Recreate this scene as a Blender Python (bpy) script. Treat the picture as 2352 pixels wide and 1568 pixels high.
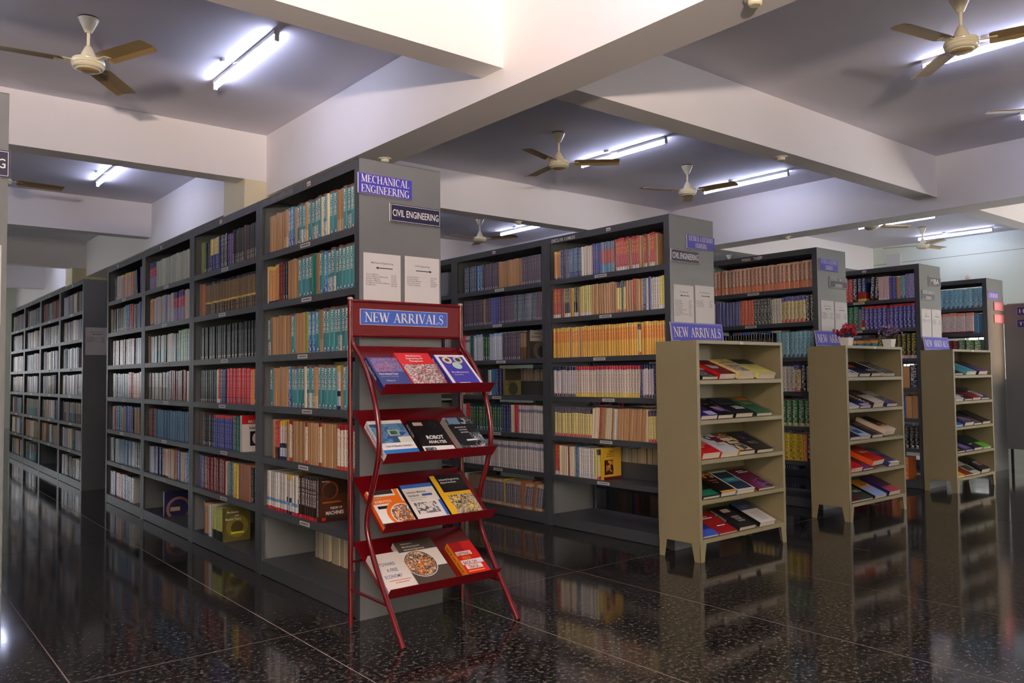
import bpy, math, random
from mathutils import Vector, Matrix, Euler
R = math.radians
for o in list(bpy.data.objects): bpy.data.objects.remove(o, do_unlink=True)
scn = bpy.context.scene
COL = scn.collection
rnd = random.Random(7)

# ------------------------------------------------------------------ camera
cd = bpy.data.cameras.new('camera'); cam = bpy.data.objects.new('camera', cd); COL.objects.link(cam)
yaw, pitch, roll, F = 39.2844, 2.4222, -0.58, 1859.6652
cy_, sy_, cp_, sp_ = math.cos(R(yaw)), math.sin(R(yaw)), math.cos(R(pitch)), math.sin(R(pitch))
fw = Vector((sy_*cp_, cy_*cp_, sp_)); rt = Vector((cy_, -sy_, 0)); up = rt.cross(fw)
r2 = rt*math.cos(R(roll)) + up*math.sin(R(roll)); u2 = -rt*math.sin(R(roll)) + up*math.cos(R(roll))
mw = Matrix((r2, u2, -fw)).transposed().to_4x4(); mw.translation = Vector((-1.9511, -3.5772, 1.1869))
cam.matrix_world = mw
cd.sensor_width = 36; cd.lens = F/2352*36; cd.clip_start = .05
scn.camera = cam
# ------------------------------------------------------------------ world, sun, lights, exposure
w = bpy.data.worlds.new('world'); scn.world = w; w.use_nodes = True
wn = w.node_tree; wn.nodes.clear()
bg = wn.nodes.new('ShaderNodeBackground'); wo = wn.nodes.new('ShaderNodeOutputWorld')
bg.inputs[0].default_value = (.95, .96, 1, 1); bg.inputs[1].default_value = 4.0
wn.links.new(bg.outputs[0], wo.inputs[0])
TUBE_W = 42.0
def lamp(name, kind, loc, energy, col, target=None, **kw):
    l = bpy.data.lights.new(name, kind); l.energy = energy; l.color = col
    for k, v in kw.items(): setattr(l, k, v)
    o = bpy.data.objects.new(name, l); COL.objects.link(o); o.location = loc
    if target is not None: o.rotation_euler = (Vector(target)-Vector(loc)).to_track_quat('-Z', 'Y').to_euler()
    return o
# daylight that comes in low through the entrance opening behind the camera
lamp('entrance_daylight', 'AREA', (-4.3, -7.35, 1.45), 1180, (1, .82, .70), (-3.3, -5.7, 4.3), shape='RECTANGLE', size=.35, size_y=.3, spread=R(106))
# fill light added at an unseen front window to brighten the right bay
lamp('window_daylight', 'AREA', (11.0, -7.3, 1.7), 520, (1, .90, .78), (11.3, -4, 4.2), shape='RECTANGLE', size=2.2, size_y=1.2, spread=R(140))
# late sun through an added unseen opening, aimed at the last rack's end
lamp('sun', 'SUN', (4, -12, 5), 6.0, (1, .66, .40), (8, -12+9.4, 5-.95), angle=R(2.5))
vs = scn.view_settings
vs.view_transform = 'Standard'; vs.look = 'None'; vs.exposure = 0.25; vs.gamma = 1; vs.use_curve_mapping = False

# ------------------------------------------------------------------ materials
def lin(c):
    return tuple(((x/255)/12.92 if x/255 <= .04045 else ((x/255+.055)/1.055)**2.4) for x in c) + (1,)
MATS = {}
def mat(name, col, rough=.5, metal=0, noise=0, nscale=8, bump=0, emit=0, spec=.5, coat=0, alpha=None, stretch=(1, 1, 1)):
    if name in MATS: return MATS[name]
    m = bpy.data.materials.new(name); m.use_nodes = True; nt = m.node_tree; b = nt.nodes['Principled BSDF']
    c = lin(col); b.inputs['Base Color'].default_value = c; b.inputs['Roughness'].default_value = rough
    b.inputs['Metallic'].default_value = metal; b.inputs['Specular IOR Level'].default_value = spec
    b.inputs['Coat Weight'].default_value = coat
    if emit:
        b.inputs['Emission Color'].default_value = c; b.inputs['Emission Strength'].default_value = emit
    if noise or bump:
        tc = nt.nodes.new('ShaderNodeTexCoord'); mp = nt.nodes.new('ShaderNodeMapping'); mp.inputs['Scale'].default_value = stretch
        nz = nt.nodes.new('ShaderNodeTexNoise'); nz.inputs['Scale'].default_value = nscale; nz.inputs['Detail'].default_value = 5
        nt.links.new(tc.outputs['Object'], mp.inputs[0]); nt.links.new(mp.outputs[0], nz.inputs['Vector'])
        if noise:
            mx = nt.nodes.new('ShaderNodeMix'); mx.data_type = 'RGBA'
            mx.inputs['A'].default_value = tuple(x*(1-noise) for x in c[:3])+(1,); mx.inputs['B'].default_value = tuple(min(1, x*(1+noise)) for x in c[:3])+(1,)
            nt.links.new(nz.outputs['Fac'], mx.inputs['Factor']); nt.links.new(mx.outputs['Result'], b.inputs['Base Color'])
        if bump:
            bp = nt.nodes.new('ShaderNodeBump'); bp.inputs['Strength'].default_value = bump; bp.inputs['Distance'].default_value = .01
            nt.links.new(nz.outputs['Fac'], bp.inputs['Height']); nt.links.new(bp.outputs[0], b.inputs['Normal'])
    MATS[name] = m
    return m
def flat(col, rough=.45):                       # plain printed colour
    return mat('print_%02x%02x%02x' % tuple(col), col, rough)
M_CEIL = mat('ceiling_paint', (228, 224, 232), .75, noise=.06, nscale=1.2, bump=.05)
M_BEAM = mat('beam_paint', (238, 232, 230), .6, noise=.03, nscale=2, bump=.04)
M_COLUMN = mat('column_paint', (224, 212, 176), .6, noise=.03, nscale=2)
M_WALL = mat('wall_paint', (234, 242, 224), .6, noise=.03, nscale=2)
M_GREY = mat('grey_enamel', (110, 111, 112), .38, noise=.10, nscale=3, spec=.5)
M_GREYD = mat('grey_enamel_inner', (68, 70, 74), .42, noise=.10, nscale=4)  # rack steel again, with the shade on shelves and fronts put into colour
M_OLIVE = mat('olive_enamel', (140, 129, 98), .42, noise=.05, nscale=5)
M_RED = mat('red_enamel', (98, 6, 14), .22, noise=.08, nscale=10, spec=.6, coat=.3)
M_REDH = mat('red_header', (104, 22, 26), .35, noise=.08, nscale=10)
M_FAN = mat('fan_cream', (232, 222, 190), .25, coat=.3)
M_BLADE = mat('fan_blade_gold', (190, 160, 110), .35, metal=.2)
M_BLACK = mat('black_plastic', (14, 14, 15), .5)
M_WHITE = mat('white_plastic', (226, 226, 222), .4)
M_PAPER = mat('paper', (214, 208, 206), .55)
M_INK = mat('ink', (30, 30, 34), .6)
M_GREYINK = mat('grey_ink', (96, 94, 98), .6)
M_TUBE = mat('tube_glow', (208, 214, 250), .4, emit=TUBE_W)
M_PAGES = mat('page_edges', (222, 208, 190), .8, noise=.12, nscale=260, stretch=(.02, .02, 1))
M_LET = mat('letter_white', (240, 232, 226), .5)
M_POT = mat('white_pot', (235, 232, 228), .35)
M_GLASS = mat('window_glass', (255, 255, 255), .02, spec=.5)
_b = M_GLASS.node_tree.nodes['Principled BSDF']; _b.inputs['Transmission Weight'].default_value = 1; _b.inputs['IOR'].default_value = 1.02
# granite floor
m = bpy.data.materials.new('black_granite'); m.use_nodes = True; nt = m.node_tree; b = nt.nodes['Principled BSDF']
tc = nt.nodes.new('ShaderNodeTexCoord'); mp = nt.nodes.new('ShaderNodeMapping'); mp.inputs['Scale'].default_value = (48, 48, 48)
ge = nt.nodes.new('ShaderNodeNewGeometry')
nz = nt.nodes.new('ShaderNodeTexNoise'); nz.inputs['Scale'].default_value = 1; nz.inputs['Detail'].default_value = 6; nz.inputs['Roughness'].default_value = .7
rp = nt.nodes.new('ShaderNodeValToRGB'); rp.color_ramp.elements[0].position = .47; rp.color_ramp.elements[0].color = (.0075, .0070, .0066, 1)
rp.color_ramp.elements[1].position = .70; rp.color_ramp.elements[1].color = (.15, .13, .115, 1)
nt.links.new(ge.outputs['Position'], mp.inputs[0]); nt.links.new(mp.outputs[0], nz.inputs['Vector'])
nt.links.new(nz.outputs['Fac'], rp.inputs[0]); nt.links.new(rp.outputs[0], b.inputs['Base Color'])
b.inputs['Roughness'].default_value = .085; b.inputs['Specular IOR Level'].default_value = .38
n2 = nt.nodes.new('ShaderNodeTexNoise'); n2.inputs['Scale'].default_value = 5; n2.inputs['Detail'].default_value = 2
bu = nt.nodes.new('ShaderNodeBump'); bu.inputs['Strength'].default_value = .03; bu.inputs['Distance'].default_value = .01
nt.links.new(ge.outputs['Position'], n2.inputs['Vector']); nt.links.new(n2.outputs['Fac'], bu.inputs['Height']); nt.links.new(bu.outputs[0], b.inputs['Normal'])
M_GRANITE = m
M_GROUT = mat('grout', (150, 132, 122), .8)
# book print: corner colours Col (paper colour of that patch) and Txt (lettering colour, alpha = how much lettering)
m = bpy.data.materials.new('book_print'); m.use_nodes = True; nt = m.node_tree; b = nt.nodes['Principled BSDF']
ca = nt.nodes.new('ShaderNodeVertexColor'); ca.layer_name = 'Col'
ct = nt.nodes.new('ShaderNodeVertexColor'); ct.layer_name = 'Txt'
uv = nt.nodes.new('ShaderNodeUVMap'); uv.uv_map = 'UV'
mp = nt.nodes.new('ShaderNodeMapping'); mp.inputs['Scale'].default_value = (2.2, 170, 1)
nz = nt.nodes.new('ShaderNodeTexNoise'); nz.inputs['Scale'].default_value = 1; nz.inputs['Detail'].default_value = 2
gt = nt.nodes.new('ShaderNodeMath'); gt.operation = 'GREATER_THAN'; gt.inputs[1].default_value = .5
sx = nt.nodes.new('ShaderNodeSeparateXYZ'); ab = nt.nodes.new('ShaderNodeMath'); ab.operation = 'SUBTRACT'; ab.inputs[1].default_value = .5
a2 = nt.nodes.new('ShaderNodeMath'); a2.operation = 'ABSOLUTE'; lt = nt.nodes.new('ShaderNodeMath'); lt.operation = 'LESS_THAN'; lt.inputs[1].default_value = .30
m1 = nt.nodes.new('ShaderNodeMath'); m1.operation = 'MULTIPLY'; m2 = nt.nodes.new('ShaderNodeMath'); m2.operation = 'MULTIPLY'
mx = nt.nodes.new('ShaderNodeMix'); mx.data_type = 'RGBA'
L = nt.links.new
L(uv.outputs[0], mp.inputs[0]); L(mp.outputs[0], nz.inputs['Vector']); L(nz.outputs['Fac'], gt.inputs[0])
L(uv.outputs[0], sx.inputs[0]); L(sx.outputs[0], ab.inputs[0]); L(ab.outputs[0], a2.inputs[0]); L(a2.outputs[0], lt.inputs[0])
L(gt.outputs[0], m1.inputs[0]); L(lt.outputs[0], m1.inputs[1]); L(m1.outputs[0], m2.inputs[0]); L(ct.outputs['Alpha'], m2.inputs[1])
L(m2.outputs[0], mx.inputs['Factor']); L(ca.outputs[0], mx.inputs['A']); L(ct.outputs[0], mx.inputs['B']); L(mx.outputs['Result'], b.inputs['Base Color'])
b.inputs['Roughness'].default_value = .27
M_BOOK = m
# cover pictures: coloured cells
def art(name, cols, scale=60, rough=.4):
    if name in MATS: return MATS[name]
    m = bpy.data.materials.new(name); m.use_nodes = True; nt = m.node_tree; b = nt.nodes['Principled BSDF']
    tc = nt.nodes.new('ShaderNodeTexCoord'); vo = nt.nodes.new('ShaderNodeTexVoronoi'); vo.inputs['Scale'].default_value = scale; vo.inputs['Randomness'].default_value = 1
    nz = nt.nodes.new('ShaderNodeTexNoise'); nz.inputs['Scale'].default_value = scale*.4; nz.inputs['Detail'].default_value = 3
    mv = nt.nodes.new('ShaderNodeMix'); mv.data_type = 'VECTOR'; mv.inputs['Factor'].default_value = .12
    nt.links.new(tc.outputs['Object'], mv.inputs['A']); nt.links.new(tc.outputs['Object'], nz.inputs['Vector']); nt.links.new(nz.outputs['Color'], mv.inputs['B'])
    nt.links.new(mv.outputs['Result'], vo.inputs['Vector'])
    sp = nt.nodes.new('ShaderNodeSeparateColor'); nt.links.new(vo.outputs['Color'], sp.inputs[0])
    rp = nt.nodes.new('ShaderNodeValToRGB'); rp.color_ramp.interpolation = 'CONSTANT'
    e = rp.color_ramp.elements
    e[0].color = lin(cols[0]); e[0].position = 0; e[1].color = lin(cols[1]); e[1].position = 1/len(cols)
    for i, c in enumerate(cols[2:]):
        x = e.new((i+2)/len(cols)); x.color = lin(c)
    nt.links.new(sp.outputs[0], rp.inputs[0]); nt.links.new(rp.outputs[0], b.inputs['Base Color']); b.inputs['Roughness'].default_value = rough
    MATS[name] = m
    return m
A_MACH = lambda: art('picture_orange_machines', [(225, 120, 30), (40, 36, 34), (200, 196, 190), (120, 110, 100), (240, 170, 40), (70, 70, 72), (180, 90, 30), (230, 226, 220)], 90)
A_YEL = lambda: art('picture_factory', [(220, 160, 40), (60, 70, 60), (190, 190, 186), (110, 116, 110), (240, 200, 60), (40, 44, 46), (150, 152, 150)], 90)
A_RW = lambda: art('picture_red_white', [(210, 208, 204), (190, 40, 36), (90, 90, 90), (226, 222, 216), (150, 148, 146), (50, 48, 50)], 110)
A_BR = lambda: art('picture_blue_red', [(60, 90, 150), (150, 60, 80), (90, 120, 180), (40, 60, 120), (200, 110, 110), (120, 130, 170)], 120)
A_DK = lambda: art('picture_dark_gears', [(20, 22, 24), (60, 66, 72), (130, 140, 150), (30, 32, 36), (90, 100, 110), (180, 184, 190)], 80)
A_BLU = lambda: art('picture_blue_car', [(60, 100, 140), (90, 130, 170), (50, 80, 120), (110, 150, 190)], 30)
A_GRY = lambda: art('picture_grey_motor', [(222, 214, 208), (110, 108, 108), (222, 214, 208), (60, 60, 62), (160, 156, 154)], 60)
A_MIX = lambda: art('picture_mixed', [(190, 60, 40), (40, 90, 60), (220, 190, 60), (40, 50, 90), (210, 205, 200), (120, 40, 60)], 50)
A_VIO = lambda: art('picture_violet', [(60, 30, 90), (120, 60, 150), (30, 20, 50), (180, 120, 190), (90, 140, 80)], 30)
A_DRED = lambda: art('picture_red_dark', [(190, 30, 30), (120, 10, 16), (220, 60, 50), (40, 8, 10)], 30)
A_BRN = lambda: art('picture_brown_figures', [(120, 50, 20), (200, 120, 40), (60, 24, 16), (230, 170, 60)], 40)

# ------------------------------------------------------------------ mesh builder
class MB:
    def __init__(s): s.v = []; s.f = []; s.m = []; s.mats = []; s.col = None
    def mi(s, m):
        if m not in s.mats: s.mats.append(m)
        return s.mats.index(m)
    def face(s, pts, m=None):
        i = len(s.v); s.v += [tuple(p) for p in pts]; s.f.append(tuple(range(i, i+len(pts)))); s.m.append(s.mi(m) if m else 0)
    def hexa(s, P, m=None):      # P: 4 bottom (ccw from above) + 4 top
        i = len(s.v); s.v += [tuple(p) for p in P]; k = s.mi(m) if m else 0
        for q in ((3, 2, 1, 0), (4, 5, 6, 7), (0, 1, 5, 4), (1, 2, 6, 5), (2, 3, 7, 6), (3, 0, 4, 7)):
            s.f.append(tuple(i+x for x in q)); s.m.append(k)
    def box(s, a, b, m=None):
        x0, x1 = sorted((a[0], b[0])); y0, y1 = sorted((a[1], b[1])); z0, z1 = sorted((a[2], b[2]))
        s.hexa([(x0, y0, z0), (x1, y0, z0), (x1, y1, z0), (x0, y1, z0), (x0, y0, z1), (x1, y0, z1), (x1, y1, z1), (x0, y1, z1)], m)
    def lathe(s, prof, n=24, c=(0, 0), m=None):
        i = len(s.v); k = s.mi(m) if m else 0
        for r, z in prof:
            for a in range(n):
                t = 2*math.pi*a/n; s.v.append((c[0]+r*math.cos(t), c[1]+r*math.sin(t), z))
        for j in range(len(prof)-1):
            for a in range(n):
                b_ = (a+1) % n; s.f.append((i+j*n+a, i+j*n+b_, i+(j+1)*n+b_, i+(j+1)*n+a)); s.m.append(k)
        s.f.append(tuple(i+a for a in reversed(range(n)))); s.m.append(k)
        s.f.append(tuple(i+(len(prof)-1)*n+a for a in range(n))); s.m.append(k)
    def tube(s, pts, r, n=10, m=None):
        pts = [Vector(p) for p in pts]; i = len(s.v); k = s.mi(m) if m else 0; N = len(pts)
        d0 = (pts[1]-pts[0]).normalized(); ref = Vector((1, 0, 0)) if abs(d0.x) < .9 else Vector((0, 1, 0))
        for j, p in enumerate(pts):
            d = (pts[min(j+1, N-1)]-pts[max(j-1, 0)]).normalized()
            u = (ref-d*ref.dot(d)).normalized(); v = d.cross(u)
            for a in range(n):
                t = 2*math.pi*a/n; s.v.append(tuple(p+(u*math.cos(t)+v*math.sin(t))*r))
        for j in range(N-1):
            for a in range(n):
                b_ = (a+1) % n; s.f.append((i+j*n+a, i+j*n+b_, i+(j+1)*n+b_, i+(j+1)*n+a)); s.m.append(k)
        s.f.append(tuple(i+a for a in reversed(range(n)))); s.m.append(k); s.f.append(tuple(i+(N-1)*n+a for a in range(n))); s.m.append(k)
    def mesh(s, name, mat_=None, smooth=False):
        me = bpy.data.meshes.new(name); me.from_pydata(s.v, [], s.f)
        for m in (s.mats or [mat_ or M_GREY]): me.materials.append(m)
        if s.mats: me.polygons.foreach_set('material_index', s.m)
        if smooth:
            me.polygons.foreach_set('use_smooth', [True]*len(s.f))
        me.update()
        if smooth:
            try: me.set_sharp_from_angle(angle=R(35))
            except Exception: pass
        return me
    def obj(s, name, m=None, parent=None, smooth=False, **kw):
        return link(name, s.mesh(name, m, smooth), parent, **kw)
def link(name, me, parent=None, label=None, cat=None, group=None, kind=None, loc=None, rot=None):
    o = bpy.data.objects.new(name, me); COL.objects.link(o)
    if parent is not None: o.parent = parent
    if label: o['label'] = label
    if cat: o['category'] = cat
    if group: o['group'] = group
    if kind: o['kind'] = kind
    if loc is not None: o.location = loc
    if rot is not None: o.rotation_euler = rot
    return o
def copytree(o, parent=None):
    c = o.copy(); COL.objects.link(c); c.parent = parent
    for ch in list(o.children): copytree(ch, c)
    return c

# ------------------------------------------------------------------ lettering
_TX = {}
def text_mesh(s, size, m, bold=0, sx=1.0, align='LEFT', space=1.0, shear=0):
    """flat letters in the XY plane, baseline at y=0"""
    k = (s, round(size, 4), m.name, bold, sx, align, space, shear)
    if k in _TX: return _TX[k]
    cu = bpy.data.curves.new('lettering', 'FONT'); cu.body = s; cu.size = size; cu.offset = bold*size; cu.align_x = align; cu.space_character = space; cu.shear = shear
    cu.resolution_u = 2; cu.extrude = 0
    o = bpy.data.objects.new('lettering', cu); COL.objects.link(o)
    dg = bpy.context.evaluated_depsgraph_get(); dg.update()
    me = bpy.data.meshes.new_from_object(o.evaluated_get(dg)); me.materials.clear(); me.materials.append(m)
    for v in me.vertices: v.co.x *= sx
    bpy.data.objects.remove(o, do_unlink=True); bpy.data.curves.remove(cu)
    me.name = 'lettering'; _TX[k] = me
    return me
# serif capitals drawn as strokes; t thin, T thick; x 0..w, y 0..1
T, t = .17, .06
def _srf(x, y, w=.30): return ('l', x-w/2, y, x+w/2, y, .05)
def _stem(x): return [('l', x, 0, x, 1, T), _srf(x, .025), _srf(x, .975)]
SER = {
 'N': (.85, [('l', .14, 0, .14, 1, t), ('l', .14, 1, .71, 0, T), ('l', .71, 0, .71, 1, t), _srf(.14, .025), _srf(.1, .975), _srf(.71, .975)]),
 'E': (.72, _stem(.17)+[('l', .17, .975, .62, .975, .05), ('l', .17, .5, .48, .5, .05), ('l', .17, .025, .64, .025, .05), ('l', .62, .8, .62, 1, .05), ('l', .48, .4, .48, .6, .05), ('l', .64, 0, .64, .22, .05)]),
 'W': (1.15, [('l', .1, 1, .36, 0, T), ('l', .36, 0, .58, .95, t), ('l', .54, 1, .8, 0, T), ('l', .8, 0, 1.04, 1, t), _srf(.1, .975), _srf(.56, .975, .26), _srf(1.04, .975, .24)]),
 'A': (.85, [('l', .42, 1, .12, 0, t), ('l', .40, 1, .70, 0, T), ('l', .22, .34, .58, .34, .05), _srf(.12, .025, .26), _srf(.7, .025, .3)]),
 'R': (.82, _stem(.17)+[('a', .34, .73, .22, .245, -90, 90, .05, .15), ('l', .17, .975, .34, .975, .05), ('l', .17, .49, .34, .49, .05), ('l', .38, .5, .72, 0, T), _srf(.72, .025, .2)]),
 'I': (.42, _stem(.2)), 'V': (.82, [('l', .12, 1, .42, 0, T), ('l', .42, 0, .72, 1, t), _srf(.12, .975), _srf(.72, .975, .24)]),
 'L': (.70, _stem(.17)+[('l', .17, .025, .62, .025, .05), ('l', .62, 0, .62, .25, .05)]),
 'S': (.62, [('a', .32, .74, .20, .235, 20, 200, .05, .09), ('a', .32, .74, .20, .24, 200, 250, .09, .15), ('l', .22, .62, .44, .40, T), ('a', .31, .25, .21, .225, 60, -20, .16, .1), ('a', .31, .25, .21, .225, -20, -160, .1, .05), ('l', .52, .72, .52, .95, .04), ('l', .10, .05, .10, .3, .04)]),
 'M': (1.02, [('l', .15, 0, .15, 1, t), ('l', .15, 1, .5, .05, T), ('l', .5, .05, .82, 1, t), ('l', .84, 0, .84, 1, T), _srf(.15, .025), _srf(.13, .975), _srf(.84, .025), _srf(.87, .975)]),
 'C': (.78, [('a', .42, .5, .32, .475, 50, 130, .05, .1), ('a', .42, .5, .32, .475, 130, 230, .14, .16), ('a', .42, .5, .32, .475, 230, 310, .1, .05), ('l', .66, .72, .66, .98, .05)]),
 'H': (.92, _stem(.18)+_stem(.72)+[('l', .18, .5, .72, .5, .05)]),
 'G': (.86, [('a', .42, .5, .32, .475, 50, 130, .05, .1), ('a', .42, .5, .32, .475, 130, 230, .14, .16), ('a', .42, .5, .32, .475, 230, 310, .1, .05), ('l', .66, .72, .66, .98, .05), ('l', .68, .05, .68, .42, T), _srf(.68, .42, .26)]),
 'T': (.72, _stem(.35)[:2]+[('l', .06, .975, .64, .975, .05), ('l', .07, .76, .07, 1, .05), ('l', .63, .76, .63, 1, .05)]),
 'O': (.85, [('a', .42, .5, .33, .475, 45, 135, .05, .05), ('a', .42, .5, .31, .475, 135, 225, .15, .15), ('a', .42, .5, .33, .475, 225, 315, .05, .05), ('a', .42, .5, .31, .475, -45, 45, .15, .15)]),
 'Y': (.78, [('l', .1, 1, .38, .48, T), ('l', .38, .48, .66, 1, t), ('l', .38, 0, .38, .5, T), _srf(.38, .025), _srf(.1, .975), _srf(.66, .975, .24)]),
 'P': (.74, _stem(.17)+[('a', .34, .70, .22, .27, -90, 90, .05, .15), ('l', .17, .975, .34, .975, .05), ('l', .17, .43, .34, .43, .05)]),
 '&': (.88, [('a', .34, .78, .16, .19, 0, 360, .06, .1), ('l', .24, .66, .74, .02, .13), ('a', .34, .26, .24, .25, 100, 330, .14, .06), ('l', .5, .1, .76, .5, .05)]),
 ' ': (.42, [])}
def serif_mesh(s, h, width, m):
    """capitals of height h squeezed to the given width, centred on x=0, baseline y=0"""
    tot = sum(SER[c][0] for c in s); k = width/tot; mb = MB(); x = -width/2
    def quad(ax, ay, bx, by, w0, w1, X):
        d = Vector((bx-ax, by-ay)); n = Vector((-d.y, d.x)).normalized()
        P = [(ax-n.x*w0/2, ay-n.y*w0/2), (bx-n.x*w1/2, by-n.y*w1/2), (bx+n.x*w1/2, by+n.y*w1/2), (ax+n.x*w0/2, ay+n.y*w0/2)]
        mb.face([(X+p[0]*k, min(1.0, max(0, p[1]))*h, 0) for p in P])
    for c in s:
        for st in SER[c][1]:
            if st[0] == 'l': quad(st[1], st[2], st[3], st[4], st[5], st[5], x)
            else:
                _, cx, cy, rx, ry, a0, a1, w0, w1 = st; N = 8
                for i in range(N):
                    p, q = a0+(a1-a0)*i/N, a0+(a1-a0)*(i+1)/N
                    wa = w0+(w1-w0)*math.sin(math.pi*i/N/(2 if abs(w0-w1) < .001 else 1)) if False else w0+(w1-w0)*i/N
                    wb = w0+(w1-w0)*(i+1)/N
                    quad(cx+rx*math.cos(R(p)), cy+ry*math.sin(R(p)), cx+rx*math.cos(R(q)), cy+ry*math.sin(R(q)), wa, wb, x)
        x += SER[c][0]*k
    return mb.mesh('lettering', m)

# ------------------------------------------------------------------ room
def struct(name, mb, m=None, label=None, parent=None, smooth=False):
    return mb.obj(name, m, parent, smooth, label=label, kind='structure')
X0, X1, Y0, Y1, ZC = -6.2, 13.5, -7.0, 20.0, 3.6
fl = MB(); fl.box((X0-.2, Y0-.2, -.2), (X1+.2, Y1+.2, -.001)); floor = struct('floor', fl, M_GROUT)
TXS, TYS = .915, 2.93
tm = MB(); tm.box((-TXS/2+.0026, -TYS/2+.0026, -.0009), (TXS/2-.0026, TYS/2-.0026, 0)); tme = tm.mesh('tile', M_GRANITE)
tiles = []
i0 = math.floor((X0-.57)/TXS); j0 = math.floor((Y0-.02)/TYS)
for i in range(i0, i0+24):
    for j in range(j0, j0+30):
        ax, ay = .57+i*TXS, .02+j*TYS
        if ax+TXS < X0 or ax > X1 or ay+TYS < Y0 or ay > Y1: continue
        tiles.append((ax+TXS/2, ay+TYS/2))
def vis(p):
    v = Vector((p[0], p[1], 0))-mw.translation; z = v.dot(fw); x = abs(v.dot(r2))
    return z > .6 and x/z < .9
near = sorted([p for p in tiles if vis(p)], key=lambda p: (p[0]+1.95)**2+(p[1]+3.58)**2)[:290]
ns = set(near)
for p in near: link('tile', tme, floor, loc=(p[0], p[1], 0))
rest = MB()
for p in tiles:
    if p not in ns: rest.box((p[0]-TXS/2+.0026, p[1]-TYS/2+.0026, -.0009), (p[0]+TXS/2-.0026, p[1]+TYS/2-.0026, 0))
rest.obj('tiles_beyond', M_GRANITE, floor, kind='stuff')
ce = MB(); ce.box((X0-.2, Y0-.2, ZC), (X1+.2, Y1+.2, ZC+.2)); struct('ceiling', ce, M_CEIL)
def wall(name, axis, at, lo, hi, out, holes, m):
    mb = MB()      # holes: (a0,a1,z0,z1)
    def bx(a0, a1, z0, z1):
        if a1-a0 < 1e-4 or z1-z0 < 1e-4: return
        if axis == 'x': mb.box((at, a0, z0), (at+out, a1, z1))
        else: mb.box((a0, at, z0), (a1, at+out, z1))
    c = lo
    for h in sorted(holes):
        bx(c, h[0], 0, ZC); bx(h[0], h[1], 0, h[2]); bx(h[0], h[1], h[3], ZC); c = h[1]
    bx(c, hi, 0, ZC)
    return struct(name, mb, m)
WIN_R = [(.9, 2.5, 1.0, 2.15), (3.4, 3.95, 1.0, 2.15), (-5.5, -3.0, .9, 2.2)]
wall('wall_right', 'x', X1, Y0-.2, Y1+.2, .2, WIN_R, M_WALL)
wall('wall_left', 'x', X0, Y0-.2, Y1+.2, -.2, [(8.6, 11.6, 1.0, 2.3), (12.4, 15.4, 1.0, 2.3)], M_WALL)
wall('wall_back', 'y', Y1, X0-.2, X1+.2, .2, [(-4.8, -2.6, 1.0, 2.3), (-1.4, .8, 1.0, 2.3), (3.0, 5.2, 1.0, 2.3)], M_WALL)
# unseen opening added and sized for the sun: the patch on the last rack's end lies at x 8.45..8.92, z 1.15..1.95
sxo, szo = 8.68-4*(7.25/9.4), .95*(7.25/9.4)
SUN_GAP = (sxo-.26, sxo+.30, 1.13+szo, 2.02+szo)
wall('wall_front', 'y', Y0, X0-.2, X1+.2, -.2, [(-5.4, -3.4, 0, 2.3), SUN_GAP, (9.6, 12.4, 1.0, 2.4)], M_WALL)
gr = MB(); gr.box((X1-.004, Y0, 3.262), (X1, Y1, 3.268)); struct('trim_groove', gr, M_GREYINK)
# windows with frame, pane and grille bars
def window(name, axis, at, out, h):
    a0, a1, z0, z1 = h
    def B(mb, p0, p1, q0, q1, d0, d1):
        if axis == 'x': mb.box((at+d0, p0, q0), (at+d1, p1, q1))
        else: mb.box((p0, at+d0, q0), (p1, at+d1, q1))
    s = 1 if out > 0 else -1; f = MB(); e = .04
    for a in ((a0, a1, z0, z0+e), (a0, a1, z1-e, z1), (a0, a0+e, z0+e, z1-e), (a1-e, a1, z0+e, z1-e)): B(f, a[0], a[1], a[2], a[3], s*.06, s*.12)
    w_ = struct(name, f, M_WHITE)
    g = MB(); B(g, a0+e, a1-e, z0+e, z1-e, s*.088, s*.092); g.obj('pane', M_GLASS, w_)
    n = max(2, int((a1-a0)/.18))
    for i in range(1, n):
        x = a0+(a1-a0)*i/n; g = MB(); B(g, x-.006, x+.006, z0+e, z1-e, s*.065, s*.08); g.obj('grille_bar', M_GREYD, w_)
    return w_
wi = 1
for h in WIN_R: window('window_%d' % wi, 'x', X1, .2, h); wi += 1
for h in [(8.6, 11.6, 1.0, 2.3), (12.4, 15.4, 1.0, 2.3)]: window('window_%d' % wi, 'x', X0, -.2, h); wi += 1
for h in [(-4.8, -2.6, 1.0, 2.3), (-1.4, .8, 1.0, 2.3), (3.0, 5.2, 1.0, 2.3)]: window('window_%d' % wi, 'y', Y1, .2, h); wi += 1
window('window_%d' % wi, 'y', Y0, -.2, (9.6, 12.4, 1.0, 2.4)); wi += 1  # unseen window added around the right bay's fill light
d = MB(); e = .06
for a in ((-5.4, -5.34, 0, 2.3), (-3.46, -3.4, 0, 2.3), (-5.34, -3.46, 2.24, 2.3)): d.box((a[0], Y0-.16, a[2]), (a[1], Y0-.02, a[3]))
struct('door_1', d, M_WHITE)
q = MB(); q.box((-13, -9.7, 0), (.5, -9.5, 3.2)); struct('wall_outside', q, M_WALL, 'compound wall outside the entrance')  # unseen wall added so no sun reaches the nearest rack's lower bays
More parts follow.
